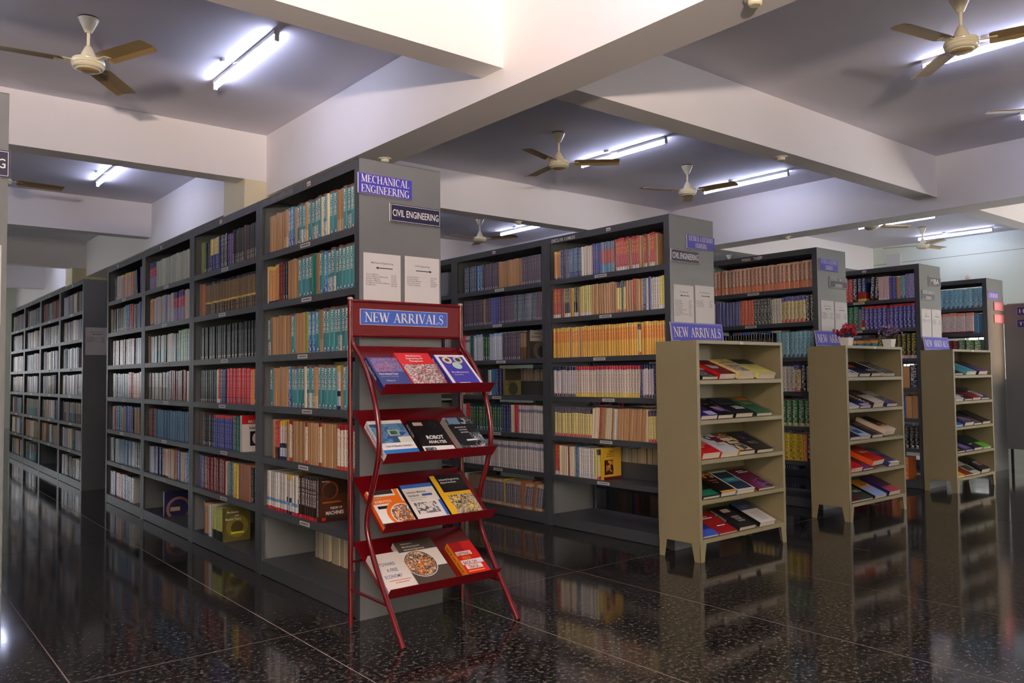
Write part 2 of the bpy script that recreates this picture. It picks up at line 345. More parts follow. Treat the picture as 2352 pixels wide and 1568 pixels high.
# beams: long ones along Y hang lower than the cross beams
tn = 1
LB = [(-5.0, -4.6), (1.22, 1.58), (7.44, 7.84)]
for a, b_ in LB:
    q = MB(); q.box((a, Y0, 2.995), (b_, Y1, ZC)); struct('trim_%d' % tn, q, M_BEAM, 'deep longitudinal concrete beam'); tn += 1
TB = [(-3.45, -3.22), (.36, .58), (4.13, 4.36), (8.10, 8.33), (12.05, 12.28), (15.95, 16.18)]
XS = [(X0, -5.0), (-4.6, 1.22), (1.58, 7.44), (7.84, X1)]
for a, b_ in TB:
    for k, (p, q_) in enumerate(XS):
        q = MB(); q.box((p, a, 3.135), (q_, b_, ZC)); struct('trim_%d' % tn, q, M_BEAM, 'white cross beam under the ceiling'); tn += 1
cpts = [(1.0, 1.6, 4.134, 4.7), (1.0, 1.6, 12.054, 12.6), (7.3, 7.9, 4.134, 4.7), (7.3, 7.9, 12.054, 12.6), (-5.1, -4.5, 4.134, 4.7), (-5.1, -4.5, -3.9, -3.4), (7.3, 7.9, -3.9, -3.4)]
for a, b_, c, d_ in cpts:
    q = MB(); q.box((a, c, 0), (b_, d_, 2.995)); q.box((a+.002, c, 2.995), (1.22 if a == 1.0 else (7.44 if a == 7.3 else -5.0), d_, ZC))
    struct('trim_%d' % tn, q, M_COLUMN, 'cream painted column'); tn += 1

# ------------------------------------------------------------------ ceiling fans
def fz(z):
    P = [(-.431, -.366), (-.352, -.284), (-.255, -.188), (-.175, -.102), (0, 0)]
    for (a, b_), (c, d_) in zip(P, P[1:]):
        if a <= z <= c: return b_+(d_-b_)*(z-a)/(c-a)
    return z
def fan_proto():
    r = fan_proto_()
    for ch in r.children:
        me = ch.data
        for v in me.vertices:
            v.co.z = fz(v.co.z)
            if 'blade' not in ch.name: v.co.x *= .92; v.co.y *= .92
    return r
def fan_proto_():
    r = link('ceiling_fan', None)
    q = MB(); q.lathe([(.066, -.012), (.07, 0)], 28); q.obj('mounting_ring', M_BLACK, r, True)
    q = MB(); q.lathe([(.018, -.175), (.026, -.165), (.034, -.14), (.05, -.085), (.058, -.06), (.060, -.055), (.064, -.03), (.070, -.022), (.070, -.014), (.060, -.012)], 32)
    q.obj('canopy', M_FAN, r, True)
    q = MB(); q.lathe([(.011, -.31), (.011, -.16)], 16); q.obj('down_rod', M_FAN, r, True)
    q = MB(); q.lathe([(.058, -.352), (.055, -.335), (.046, -.31), (.034, -.285), (.022, -.262), (.013, -.255)], 32); q.obj('lower_canopy', M_FAN, r, True)
    q = MB(); q.lathe([(.06, -.424), (.078, -.42), (.082, -.414), (.096, -.412), (.104, -.405), (.108, -.396), (.104, -.390), (.112, -.384), (.114, -.372), (.108, -.366), (.110, -.360), (.104, -.352), (.058, -.350)], 40)
    q.obj('motor', M_FAN, r, True)
    q = MB(); q.lathe([(.02, -.431), (.06, -.428), (.07, -.423)], 32); q.obj('bottom_plate', M_BLADE, r, True)
    for k in range(3):
        a = 2*math.pi*k/3
        q = MB(); q.hexa([(.10, -.018, -.375), (.20, -.03, -.377), (.20, .03, -.370), (.10, .018, -.370), (.10, -.018, -.371), (.20, -.03, -.373), (.20, .03, -.366), (.10, .018, -.366)])
        q.box((.13, -.005, -.366), (.14, .005, -.36))
        ir = q.obj('blade_iron', M_FAN, r); ir.rotation_euler = (0, 0, a)
        q = MB(); n = 6; L0, L1 = .155, .60
        prof = [(-.070, .008), (-.02, .006), (.035, .002), (.070, -.014)]
        def P(x, y, z, s=1): return (x, y, -.372+z)
        xs = [L0, L0+.02, .3, .45, L1-.02, L1]
        for i in range(len(xs)-1):
            for j in range(3):
                w0 = .85 if i == 0 else 1; w1 = .86 if i == len(xs)-2 else 1
                if xs[i] == L0: w0 = .8
                y0, z0 = prof[j]; y1, z1 = prof[j+1]
                q.face([P(xs[i], y0*w0, z0), P(xs[i+1], y0*w1, z0), P(xs[i+1], y1*w1, z1), P(xs[i], y1*w0, z1)])
                q.face([P(xs[i], y1*w0, z1+.0025), P(xs[i+1], y1*w1, z1+.0025), P(xs[i+1], y0*w1, z0+.0025), P(xs[i], y0*w0, z0+.0025)])
        bl = q.obj('blade', M_BLADE, r); bl.rotation_euler = (0, 0, a)
    return r
FANS = [(-.76, 2.308, 53, 'cream three-blade ceiling fan at upper left above the nearest long rack', None),
        (-2.85, 2.3, 20, 'cream ceiling fan left of the upper-left fan, out over the aisle', None),
        (3.474, 2.289, 78, 'cream ceiling fan left of the two tube lights above the second rack', None),
        (5.518, 2.317, 40, 'cream ceiling fan between the two tube lights above the second rack', None),
        (3.556, -1.45, 48, 'large cream ceiling fan at upper right in front of a tube light', None),
        (5.6, -1.45, 10, 'ceiling fan beyond the right edge in the near right bay', None),
        (-.76, 6.35, 5, 'ceiling fan half hidden behind the left end rack', None),
        (5.513, 6.301, 60, 'small distant ceiling fan right of the two engineering signs', None),
        (3.45, 6.301, 25, 'distant ceiling fan hidden behind the nearest rack end', None),
        (9.415, 2.107, 88, 'ceiling fan below the beam at right with dark blade to tube', None),
        (11.914, 2.49, 112, 'ceiling fan before the pale green wall with one blade turned up', None),
        (11.829, 6.276, 30, 'cream canopy of far ceiling fan above the third rack', None)]
fp = fan_proto()
for i, (x, y, rz, lab, _) in enumerate(FANS):
    o = fp if i == 0 else copytree(fp)
    o.location = (x, y, ZC); o.rotation_euler = (0, 0, R(rz)); o['label'] = lab; o['category'] = 'fan'; o['group'] = 'ceiling fans'
# ------------------------------------------------------------------ tube lights
def tube_proto():
    r = link('tube_light', None)
    q = MB(); q.box((-.02, -.61, -.03), (.02, .61, 0)); q.obj('batten', M_WHITE, r)
    for s in (-1, 1):
        q = MB(); q.box((-.014, s*.61-.008, -.075), (.014, s*.61+.008, -.028)); q.obj('end_holder', M_WHITE, r)
    q = MB(); q.tube([(0, -.60, -.058), (0, .60, -.058)], .0135, 12); q.obj('tube', M_TUBE, r, True)
    q = MB(); q.lathe([(.028, -.022), (.036, -.012), (.036, 0)], 16, (-.10, .12)); q.tube([(-.10, .12, -.012), (-.05, .08, -.03), (-.015, .05, -.02)], .003, 6); q.obj('ceiling_rose', M_WHITE, r, True)
    return r
TUBES = [(.30, 2.33, 'glowing tube light right of the upper-left ceiling fan'), (-1.8, 2.33, 'tube light over the left aisle, out of the near left bay'),
         (4.42, 2.32, 'tube light right of the fan over the second rack, left of the pair'), (6.64, 2.32, 'tube light at right of the pair over the second rack'),
         (4.47, -1.42, 'tube light behind the large fan at upper right'), (6.5, -1.42, 'tube light cut by the right edge near the slatted glint'),
         (.33, 6.5, 'small tube light at left seen under the first cross beam'), (-1.8, 6.4, 'tube light in second left bay hidden by the left end rack'),
         (6.45, 6.35, 'small distant tube light right of the civil engineering sign'), (4.3, 6.35, 'distant tube light hidden behind the nearest rack end'),
         (10.83, 2.42, 'tube light running along under the beam at right'), (12.82, 2.35, 'tube light nearest the pale green wall at right'),
         (-1.8, -1.42, 'tube light in the bay above the camera, left'), (.3, -1.42, 'tube light in the bay above the camera, right'),
         (10.8, -1.42, 'tube light in the near far-right bay'), (.33, 14, 'far tube light at the end of the left aisle'), (10.8, 6.4, 'tube light in the bay behind the fourth rack')]
tp = tube_proto()
for i, (x, y, lab) in enumerate(TUBES):
    o = tp if i == 0 else copytree(tp)
    o.location = (x, y, ZC); o['label'] = lab; o['category'] = 'light'; o['group'] = 'ceiling tube lights'
# smoke detectors on the beams
def detector(loc, lab, rot=(0, 0, 0)):
    r = link('smoke_detector', None, label=lab, cat='smoke detector', loc=loc, rot=rot)
    q = MB(); q.lathe([(.05, -.008), (.055, 0)], 24); q.obj('base', M_WHITE, r, True)
    q = MB(); q.lathe([(.026, -.036), (.034, -.03), (.036, -.008)], 24); q.obj('sensor', M_FAN, r, True)
detector((4.52, .47, 3.135), 'white smoke detector under the middle cross beam')
detector((4.57, 4.24, 3.135), 'small pale detector under the far cross beam above the second rack')
detector((7.65, 2.38, 2.995), 'smoke detector under the right long beam above the third rack')
detector((1.45, 2.22, 2.995), 'smoke detector just above the nearest rack end')
detector((1.40, -1.36, 2.995), 'smoke detector under the long beam at the top edge')
detector((X1, 2.41, 2.867), 'round white sensor on the pale green wall', (0, R(90), 0))
q = MB(); q.box((X1-.03, 3.59, 3.0), (X1, 3.86, 3.44)); q.obj('switch_board', M_WHITE, label='pale square switch board on the far wall near the corner', cat='switch board')

# ------------------------------------------------------------------ long steel racks
BW, BD, H = 1.2748, .488, 2.286
ZT = [1.945, 1.64, 1.325, 1.02, .71, .405, .085]
ORD = ['first', 'second', 'third', 'fourth', 'fifth', 'sixth', 'seventh', 'eighth', 'ninth', 'tenth', 'eleventh', 'twelfth', 'thirteenth', 'fourteenth', 'fifteenth']
_side = MB()
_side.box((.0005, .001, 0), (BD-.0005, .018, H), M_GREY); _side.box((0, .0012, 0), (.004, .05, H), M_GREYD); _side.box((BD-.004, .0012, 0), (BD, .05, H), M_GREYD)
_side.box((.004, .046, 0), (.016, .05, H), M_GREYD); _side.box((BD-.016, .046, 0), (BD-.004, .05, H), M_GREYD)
SIDE = _side.mesh('side_panel', M_GREY)
_s = MB()
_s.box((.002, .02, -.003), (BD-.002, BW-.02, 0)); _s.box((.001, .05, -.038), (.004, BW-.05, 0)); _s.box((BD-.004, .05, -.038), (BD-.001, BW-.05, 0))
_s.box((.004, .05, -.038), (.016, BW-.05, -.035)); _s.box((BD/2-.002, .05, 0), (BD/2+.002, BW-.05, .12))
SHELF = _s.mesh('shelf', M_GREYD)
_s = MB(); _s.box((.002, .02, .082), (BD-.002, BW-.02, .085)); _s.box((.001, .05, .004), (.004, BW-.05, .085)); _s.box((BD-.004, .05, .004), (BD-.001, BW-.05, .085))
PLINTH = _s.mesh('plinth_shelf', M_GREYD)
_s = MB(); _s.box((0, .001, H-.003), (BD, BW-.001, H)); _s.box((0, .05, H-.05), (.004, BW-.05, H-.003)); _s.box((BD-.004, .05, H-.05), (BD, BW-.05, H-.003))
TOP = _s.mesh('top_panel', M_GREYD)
_s = MB(); _s.box((-.0008, -.062, -.011), (.0004, .062, .011), M_PAPER)
for i in range(9): _s.box((-.0012, .045-.0105*i-.008, -.003), (-.0007, .045-.0105*i, .003), M_INK)
TAG = _s.mesh('shelf_label')
_s = MB(); _s.box((-.0008, -.022, -.012), (.0004, .022, .012), M_PAPER); _s.box((-.0012, -.016, -.006), (-.0007, .016, .0), flat((150, 50, 50)))
STK = _s.mesh('sticker')
def rack(x0, y0, n, name, tags=True):
    for k in range(n):
        o = link('bookshelf', None, label='grey steel bookshelf, %s from near end of %s' % (ORD[k], name), cat='bookshelf', group='grey steel racks', loc=(x0, y0+k*BW, 0))
        link('side_panel', SIDE, o)
        s2 = link('side_panel', SIDE, o); s2.location = (BD, BW, 0); s2.rotation_euler = (0, 0, math.pi)
        tp_ = link('top_panel', TOP, o)
        if tags: s = link('sticker', STK, tp_, loc=(0, BW*.45+.1*k, H-.024))
        for z in ZT[:-1]:
            sh = link('shelf', SHELF, o, loc=(0, 0, z))
            if tags: link('shelf_label', TAG, sh, loc=(0, BW*.5+rnd.uniform(-.05, .05), -.019))
        link('plinth_shelf', PLINTH, o)
RX = dict(A=(0, 0, 4, 'the nearest long rack'), A2=(0, 6.145, 4, 'the far left rack'), B=(2.376, 0, 4, 'the second rack'),
          C=(4.589, .189, 3, 'the third rack'), D=(6.448, .1425, 3, 'the fourth rack'), E=(8.436, .25, 3, 'the fifth rack by the wall'), L=(-1.985, 0.004, 4, 'the rack cut by the left edge'))
for k, v in RX.items(): rack(*v)

# ------------------------------------------------------------------ books on the racks
BRN, TEA, CRM, BLK, RED, MAR, NAV, BLU, YEL, WHT, ORA = (176, 132, 88), (70, 140, 146), (226, 208, 176), (26, 26, 28), (196, 34, 34), (112, 26, 32), (36, 40, 96), (36, 92, 160), (230, 196, 60), (222, 216, 208), (226, 120, 44)
W_ = (235, 232, 228)
ST = {}
def sty(code, t_, h, segs, desc, title=None):
    """segs from the foot up: (end fraction, paper colour, lettering colour or None, amount of lettering)"""
    ST[code] = (t_, h, [(s[0], s[1], (s[2] if len(s) > 2 and s[2] else s[1]), (s[3] if len(s) > 3 else (.8 if len(s) > 2 else 0))) for s in segs], desc, title)
sty('brn', .030, .228, [(1, BRN)], 'brown paper-wrapped book'); sty('brl', .032, .226, [(.3, (196, 160, 120)), (1, BRN)], 'brown wrapped book with paler foot'); sty('bro', .030, .230, [(1, (160, 96, 56))], 'rust-brown wrapped book')
sty('tea', .036, .232, [(.10, (40, 110, 130), W_), (.95, TEA), (1, (110, 70, 60))], 'teal textbook with white lettering', ('MACHINES', .6, .50))
sty('tes', .036, .232, [(.35, (186, 196, 190), (60, 100, 110)), (.95, TEA), (1, (110, 70, 60))], 'teal textbook with peeled pale foot', ('MACHINES', .6, .50))
sty('teb', .034, .230, [(.25, BLU, W_), (1, (46, 122, 168), W_, .5)], 'blue-teal textbook with white lettering', ('MACHINES', .6, .50)); sty('grn', .030, .228, [(1, (22, 130, 96), (16, 110, 80))], 'plain green book')
sty('crm', .022, .226, [(1, CRM, (190, 170, 140), .4)], 'cream pale-spined book'); sty('mar', .026, .232, [(1, MAR, (190, 150, 130), .4)], 'maroon book'); sty('blk', .024, .220, [(.15, BLK, W_), (1, BLK, (150, 150, 150))], 'black book with pale lettering')
sty('olv', .034, .228, [(1, (140, 146, 60), (90, 100, 40), .3)], 'olive book'); sty('orn', .030, .222, [(.06, (70, 50, 90)), (.9, (214, 150, 84), (180, 110, 50), .3), (1, (226, 180, 80))], 'orange-tan worn book')
sty('rdb', .028, .226, [(.30, BLK, (200, 60, 70), .6), (1, RED, (230, 200, 190), .7)], 'red book with black foot'); sty('ywt', .026, .226, [(.08, NAV), (.3, (190, 206, 220), NAV, .4), (.42, (30, 50, 80)), (.86, WHT, (190, 60, 50), .7), (1, (226, 186, 40))], 'white book with yellow top')
sty('mmw', .030, .230, [(.08, (190, 60, 50)), (.5, (228, 214, 194), (60, 60, 60), .5), (.9, (228, 214, 194), (170, 50, 50), .8), (1, (150, 26, 30))], 'white book with dark red top'); sty('wbl', .026, .222, [(.08, (190, 40, 50)), (.22, WHT), (.30, (110, 150, 196)), (1, WHT, (90, 80, 80), .6)], 'white book with pale blue band')
sty('dkb', .030, .238, [(.08, (190, 30, 40)), (1, (52, 34, 28), (60, 40, 34), .3)], 'dark brown book with white title', ('THEORY OF MACHINES', .42, .62))
# rest
sty('yol', .03, .23, [(.5, (50, 50, 110), (200, 200, 220), .4), (1, (220, 200, 120), (60, 60, 60), .5)], ''); sty('nav', .026, .228, [(1, NAV, (190, 190, 210), .5)], 'navy book with pale lettering'); sty('bks', .024, .228, [(.2, BLK, W_, .9), (.7, (40, 40, 44), W_, .6), (1, BLK, W_, .9)], '')
sty('prp', .024, .22, [(1, (88, 60, 120), (200, 180, 220), .5)], ''); sty('dkg', .02, .23, [(.3, (50, 52, 56), (220, 210, 190), .8), (1, (44, 42, 46), (90, 84, 84), .3)], ''); sty('brd', .03, .236, [(1, (96, 72, 64))], '')
sty('dgy', .022, .226, [(.34, (74, 58, 44), (190, 170, 140), .7), (.40, (200, 160, 60)), (.93, (120, 98, 68), (80, 60, 40), .6), (1, (40, 36, 60))], ''); sty('bkc', .022, .226, [(.1, (30, 30, 32), (220, 200, 160), .9), (.8, (28, 30, 34), (150, 150, 150), .5), (1, (20, 20, 22))], '')
sty('rdt', .026, .232, [(.2, (170, 24, 36), (230, 190, 190), .5), (1, (206, 24, 40), (240, 160, 160), .5)], ''); sty('blr', .026, .226, [(.9, (48, 52, 140), (170, 175, 220), .6), (1, RED)], ''); sty('gnt', .03, .228, [(1, (30, 96, 86), (200, 210, 200), .4)], '')
sty('lim', .026, .21, [(.3, (24, 26, 20)), (1, (170, 176, 70), (230, 230, 200), .4)], ''); sty('gry', .026, .222, [(1, (128, 132, 138), (60, 60, 70), .5)], ''); sty('yel', .028, .222, [(1, YEL, (60, 50, 30), .6)], ''); sty('ora', .026, .224, [(1, ORA, (240, 220, 200), .4)], 'orange book')
sty('rdw', .03, .232, [(.12, WHT, (180, 40, 40), .5), (.55, (184, 40, 36), (230, 200, 170), .4), (.95, (184, 40, 36), YEL, .7), (1, (184, 40, 36))], 'dark red book with yellow lettering'); sty('wht', .024, .224, [(1, WHT, (80, 80, 90), .7)], 'white book with dark lettering')
sty('pgn', .03, .226, [(1, (190, 196, 176), (150, 160, 140), .3)], ''); sty('pkl', .028, .226, [(.1, (170, 190, 190)), (1, (206, 190, 190), (120, 100, 110), .3)], ''); sty('mgl', .028, .23, [(.45, (150, 130, 170)), (.8, (190, 40, 90), (230, 200, 210), .3), (1, (40, 40, 110))], ''); sty('tgr', .028, .22, [(.45, (30, 110, 120)), (1, (110, 110, 100))], '')
sty('pgr', .03, .24, [(1, (110, 150, 110), (220, 230, 210), .4)], ''); sty('brg', .028, .22, [(.45, (104, 76, 44)), (1, (130, 106, 84), (190, 170, 140), .3)], ''); sty('blt', .028, .226, [(1, (50, 110, 150), (130, 140, 140), .3)], ''); sty('lil', .03, .22, [(1, (186, 176, 184), (120, 100, 120), .3)], '')
sty('pea', .028, .226, [(.9, (222, 176, 150), (200, 140, 120), .3), (1, YEL)], ''); sty('nvg', .024, .226, [(.08, NAV, W_, .9), (1, (56, 70, 110), (200, 210, 150), .7)], ''); sty('dkv', .024, .228, [(.08, (90, 80, 100), W_, .9), (1, (84, 72, 92), (170, 150, 150), .6)], '')
sty('lgr', .022, .226, [(.12, (206, 198, 194), (90, 90, 90), .7), (.75, (206, 198, 194), (110, 100, 100), .6), (.86, (120, 120, 134)), (1, (190, 184, 186))], ''); sty('whb', .026, .228, [(.9, (214, 218, 224), (60, 100, 150), .6), (1, (150, 180, 210))], ''); sty('dgn', .03, .23, [(.16, (20, 70, 80), W_, .9), (.9, (14, 74, 76), (190, 200, 110), .8), (1, (14, 60, 66))], '')
sty('mxb', .026, .21, [(.1, (190, 150, 110)), (.9, (96, 88, 100), (210, 200, 190), .6), (1, (190, 160, 120))], ''); sty('bgw', .022, .226, [(.2, (40, 60, 120), (200, 210, 220), .7), (1, (60, 100, 150), (220, 220, 200), .8)], 'blue thin book with pale marks'); sty('gpk', .028, .232, [(.3, (120, 170, 200), (60, 70, 90), .4), (.75, (190, 110, 110), (220, 120, 100), .7), (1, (130, 140, 170))], 'blue, pink and grey book')
sty('cbk', .024, .228, [(.08, (226, 220, 210), NAV, .8), (1, (232, 214, 200), (210, 180, 160), .3)], 'cream-white book'); sty('rdy', .032, .236, [(.12, WHT, (60, 40, 40), .5), (.5, (180, 62, 70), (230, 190, 190), .6), (.92, (186, 60, 66), (236, 200, 110), .9), (1, (170, 50, 60))], 'brick-red book with yellow title')
sty('byw', .026, .23, [(.14, WHT, BLK, .6), (.5, (30, 28, 44)), (1, (40, 40, 50), (210, 210, 120), .9)], ''); sty('ylw', .028, .23, [(.12, WHT, (190, 60, 50), .6), (1, (222, 210, 120), (40, 50, 80), .6)], ''); sty('yor', .028, .232, [(.5, (232, 176, 60), (200, 120, 40), .5), (.88, (232, 156, 56), (206, 70, 40), .8), (1, (236, 180, 70), BLK, .3)], '')
sty('wnv', .026, .232, [(.1, (70, 24, 50), W_, .9), (.88, (216, 206, 206), (110, 100, 130), .6), (1, (30, 36, 80))], ''); sty('wrd', .026, .232, [(.14, (220, 190, 90)), (.88, (222, 204, 192), (120, 90, 80), .7), (1, (180, 30, 60))], ''); sty('yib', .034, .236, [(.12, (210, 70, 70), W_, .8), (.82, (228, 212, 160), (60, 50, 40), .7), (1, (60, 60, 150), W_, .5)], '')
sty('yrd', .028, .222, [(.1, (190, 60, 50), W_, .8), (.82, (226, 206, 130), (90, 80, 60), .6), (1, (60, 50, 80), (200, 180, 160), .5)], ''); sty('dbl', .028, .236, [(1, (30, 84, 130), W_, .6)], ''); sty('ord', .03, .232, [(1, (214, 76, 40), (240, 190, 170), .6)], ''); sty('bkw', .03, .236, [(.1, BLK, W_, .9), (1, BLK, W_, .9)], ''); sty('blu', .030, .232, [(1, (52, 84, 160), (190, 130, 130), .5)], 'blue book')
sty('nos', .042, .236, [(.3, (222, 140, 104), (190, 90, 60), .4), (1, (228, 178, 150))], 'pinkish-orange textbook with black script title', ('Networks and Systems', .5, .66)); sty('lbl', .034, .232, [(.12, (60, 110, 140), W_, .5), (1, (140, 192, 208), (40, 60, 90), .7)], '')
sty('grs', .034, .236, [(.12, (150, 160, 90), W_, .8), (1, (30, 100, 50), (230, 230, 210), .7)], ''); sty('yeb', .036, .236, [(1, (236, 200, 40), BLK, .7)], ''); sty('nvt', .034, .232, [(.3, (20, 40, 70), W_, .3), (1, (18, 30, 50), (220, 220, 230), .8)], ''); sty('rdo', .044, .25, [(1, (212, 76, 70), (236, 180, 170), .6)], ''); sty('bkt', .04, .25, [(.12, BLK, (220, 60, 60), .5), (1, (24, 24, 30), W_, .9)], '')
sty('blr2', .036, .25, [(.12, YEL), (.4, (170, 40, 40)), (1, (30, 50, 110), W_, .7)], ''); sty('pnk', .04, .245, [(.1, W_, RED, .5), (1, (222, 190, 184), (190, 110, 110), .4)], ''); sty('lvd', .038, .25, [(1, (160, 150, 200), (90, 80, 130), .7)], ''); sty('gr2', .05, .25, [(1, (24, 110, 76), (200, 220, 200), .7)], ''); sty('blv', .04, .25, [(.9, (50, 50, 140), (210, 210, 230), .7), (1, RED)], '')
sty('tor', .05, .2, [(.5, (20, 30, 34), W_, .3), (.85, (30, 120, 140), W_, .3), (1, (230, 160, 60))], ''); sty('bly', .034, .25, [(.12, (220, 190, 200), MAR, .6), (1, (50, 40, 40), (200, 190, 80), .8)], ''); sty('whp', .05, .25, [(.1, (110, 50, 40)), (.85, (222, 204, 196), (120, 100, 110), .4), (1, (230, 150, 120))], '')
PAL = ['brn', 'crm', 'mar', 'blk', 'gry', 'teb', 'nav', 'lil', 'tgr', 'dkg', 'brg', 'pkl', 'mgl', 'wht', 'olv', 'rdt', 'mar', 'dkv', 'bks', 'blt']

def book_geom(code, tt, hh, dd):
    """faces of a shelf book: spine on x=0 facing -X, centred on y=0; yields (quad, uvs, col, txt)"""
    segs = ST[code][2]; out = []; e = min(.004, tt*.16); z0 = 0
    for fr, c, tc_, s in segs:
        z1 = hh*fr; ys = [tt/2, tt/2-e, -tt/2+e, -tt/2]; xs = [.0035, 0, 0, .0035]; us = [0, .12, .88, 1]
        for k in range(3):
            out.append(([(xs[k], ys[k], z1), (xs[k+1], ys[k+1], z1), (xs[k+1], ys[k+1], z0), (xs[k], ys[k], z0)], [(us[k], z1), (us[k+1], z1), (us[k+1], z0), (us[k], z0)], c, tc_, s))
        out.append(([(.0035, -tt/2, z1), (dd, -tt/2, z1), (dd, -tt/2, z0), (.0035, -tt/2, z0)], None, c, tc_, 0))
        out.append(([(dd, tt/2, z1), (.0035, tt/2, z1), (.0035, tt/2, z0), (dd, tt/2, z0)], None, c, tc_, 0))
        z0 = z1
    c = (214, 196, 170); k = segs[-1][1]
    out.append(([(0, tt/2-e, hh), (.0035, tt/2, hh), (.0035, -tt/2, hh), (0, -tt/2+e, hh)], None, k, k, 0))
    out.append(([(.0035, tt/2, hh), (dd, tt/2, hh), (dd, -tt/2, hh), (.0035, -tt/2, hh)], None, c, c, 0))
    out.append(([(0, tt/2-e, 0), (0, -tt/2+e, 0), (dd, -tt/2, 0), (dd, tt/2, 0)], None, c, c, 0))
    out.append(([(dd, tt/2, 0), (dd, -tt/2, 0), (dd, -tt/2, hh), (dd, tt/2, hh)], None, c, c, 0))
    return out
class Books:
    def __init__(s): s.v = []; s.f = []; s.uv = []; s.c = []; s.t = []; s.hs = {}
    def add(s, geom, M=None, jit=1):
        for q, uv, c, tc_, st in geom:
            i = len(s.v)
            for p in q: s.v.append(tuple(M @ Vector(p)) if M is not None else p)
            s.f.append((i, i+1, i+2, i+3))
            for k in range(4): s.uv += (uv[k] if uv else (0, 0))
            lc = _LC(c); ltc = _LC(tc_); lc = tuple(x*jit for x in lc[:3])+(1,)
            s.c += (lc*4); s.t += ((ltc[:3]+(st,))*4)
    def mesh(s, name):
        me = bpy.data.meshes.new(name); me.from_pydata(s.v, [], s.f); me.materials.append(M_BOOK)
        u = me.uv_layers.new(name='UV'); u.data.foreach_set('uv', s.uv)
        a = me.color_attributes.new('Col', 'FLOAT_COLOR', 'CORNER'); a.data.foreach_set('color', s.c)
        a = me.color_attributes.new('Txt', 'FLOAT_COLOR', 'CORNER'); a.data.foreach_set('color', s.t)
        me.update(); return me
_lc = {}
def _LC(c):
    c = tuple(c)
    if c not in _lc:
        l = lin(c); g = .3*l[0]+.55*l[1]+.15*l[2]
        _lc[c] = tuple(min(.86, (x*.93+g*.07)*1.12) for x in l[:3])+(1,)
    return _lc[c]
STUFF = Books(); _bm = {}; _ttl = {}
NIND = [0]
def book_obj(code, M, sc, label, group):
    t_, h, segs, desc, title = ST[code]
    vr = rnd.randrange(4)
    if (code, vr) not in _bm:
        b_ = Books(); b_.add(book_geom(code, t_, h, .175), None, (.76, .88, 1, 1.1)[vr]); _bm[(code, vr)] = b_.mesh('textbook')
        if title and code not in _ttl:
            s, szf, lf = title; me = text_mesh(s, 1, M_LET if code != 'nos' else M_INK, bold=.012, align='LEFT')
            wd = max(v.co.x for v in me.vertices) or 1
            L_ = h*lf; sz = t_*.86
            m2 = me.copy()
            for v in m2.vertices:
                x, y = v.co.x/wd*L_, v.co.y*sz
                v.co = Vector((-.0009, -(y-sz*.36), h*.93-x))
            _ttl[code] = m2
    o = link('textbook', _bm[(code, vr)], None, label, 'book', group); o.matrix_world = M @ Matrix.Diagonal((1, sc, 1, 1))
    if code in _ttl: link('title', _ttl[code], o)
    NIND[0] += 1
    return o
def parse(spec):
    r = []
    for tk in spec.split():
        n = ''
        while tk[0].isdigit(): n += tk[0]; tk = tk[1:]
        lean = 0
        if '/' in tk: tk, l_ = tk.split('/'); lean = float(l_ or 7)
        r.append((int(n or 1), tk, lean))
    return r
def fill(x0, y0, z, spec, f0, f1, indiv=None, side=-1, depth=.175, xo=.018):
    """books listed from the left as seen from the aisle; f0,f1 fractions of the shelf from the left. side -1: spines face -X"""
    runs = parse(spec); lo, hi = y0+.056, y0+BW-.056; W = hi-lo
    items = []
    for ri, (n, c, le) in enumerate(runs):
        for k in range(n):
            t_ = ST[c][0] if c != 'gap' else .03
            items.append((ri, c, t_*rnd.uniform(.86, 1.14), le))
    s = (f1-f0)*W/sum(i[2] for i in items); y = hi-f0*W; cnt = 0
    for ri, c, tw, le in items:
        tw *= s
        if c != 'gap':
            t_, h = ST[c][:2]; hs = rnd.uniform(.985, 1.02); dx = rnd.uniform(0, .008)
            yc = y-tw/2; zz = z+.0008+abs(math.sin(R(le)))*tw/2
            if side < 0: M = Matrix.Translation((x0+xo+dx, yc, zz)) @ Matrix.Rotation(R(le), 4, 'X') @ Matrix.Diagonal((1, 1, hs, 1))
            else: M = Matrix.Translation((x0+BD-xo-dx, yc, zz)) @ Matrix.Rotation(math.pi, 4, 'Z') @ Matrix.Diagonal((1, 1, hs, 1))
            if indiv:
                n = runs[ri][0]
                cnt += 1; sfx = 'th' if 10 < cnt % 100 < 14 else {1: 'st', 2: 'nd', 3: 'rd'}.get(cnt % 10, 'th')
                book_obj(c, M, tw*.94/t_, '%s, %d%s book from the left, %s' % (ST[c][3], cnt, sfx, indiv), 'books on the '+indiv)
            else:
                STUFF.add(book_geom(c, tw*.94, h, depth), M, rnd.uniform(.78, 1.12))
        y -= tw
def fillr(x0, y0, f0=.03, f1=.97, shelves=range(7), side=-1, pal=PAL, seed=0):
    for k in shelves:
        s = []; tot = 0
        while tot < 36:
            n = rnd.choice((1, 2, 3, 4, 6, 8, 11)); s.append('%d%s' % (n, rnd.choice(pal))); tot += n
        fill(x0, y0, ZT[k], ' '.join(s), f0+rnd.uniform(0, .05), f1-rnd.choice((0, 0, .05, .2)), side=side)
yA = [k*BW for k in range(4)]
N1 = 'nearest rack'
SH = ['top shelf', 'second shelf', 'third shelf', 'fourth shelf', 'fifth shelf', 'sixth shelf', 'bottom shelf']
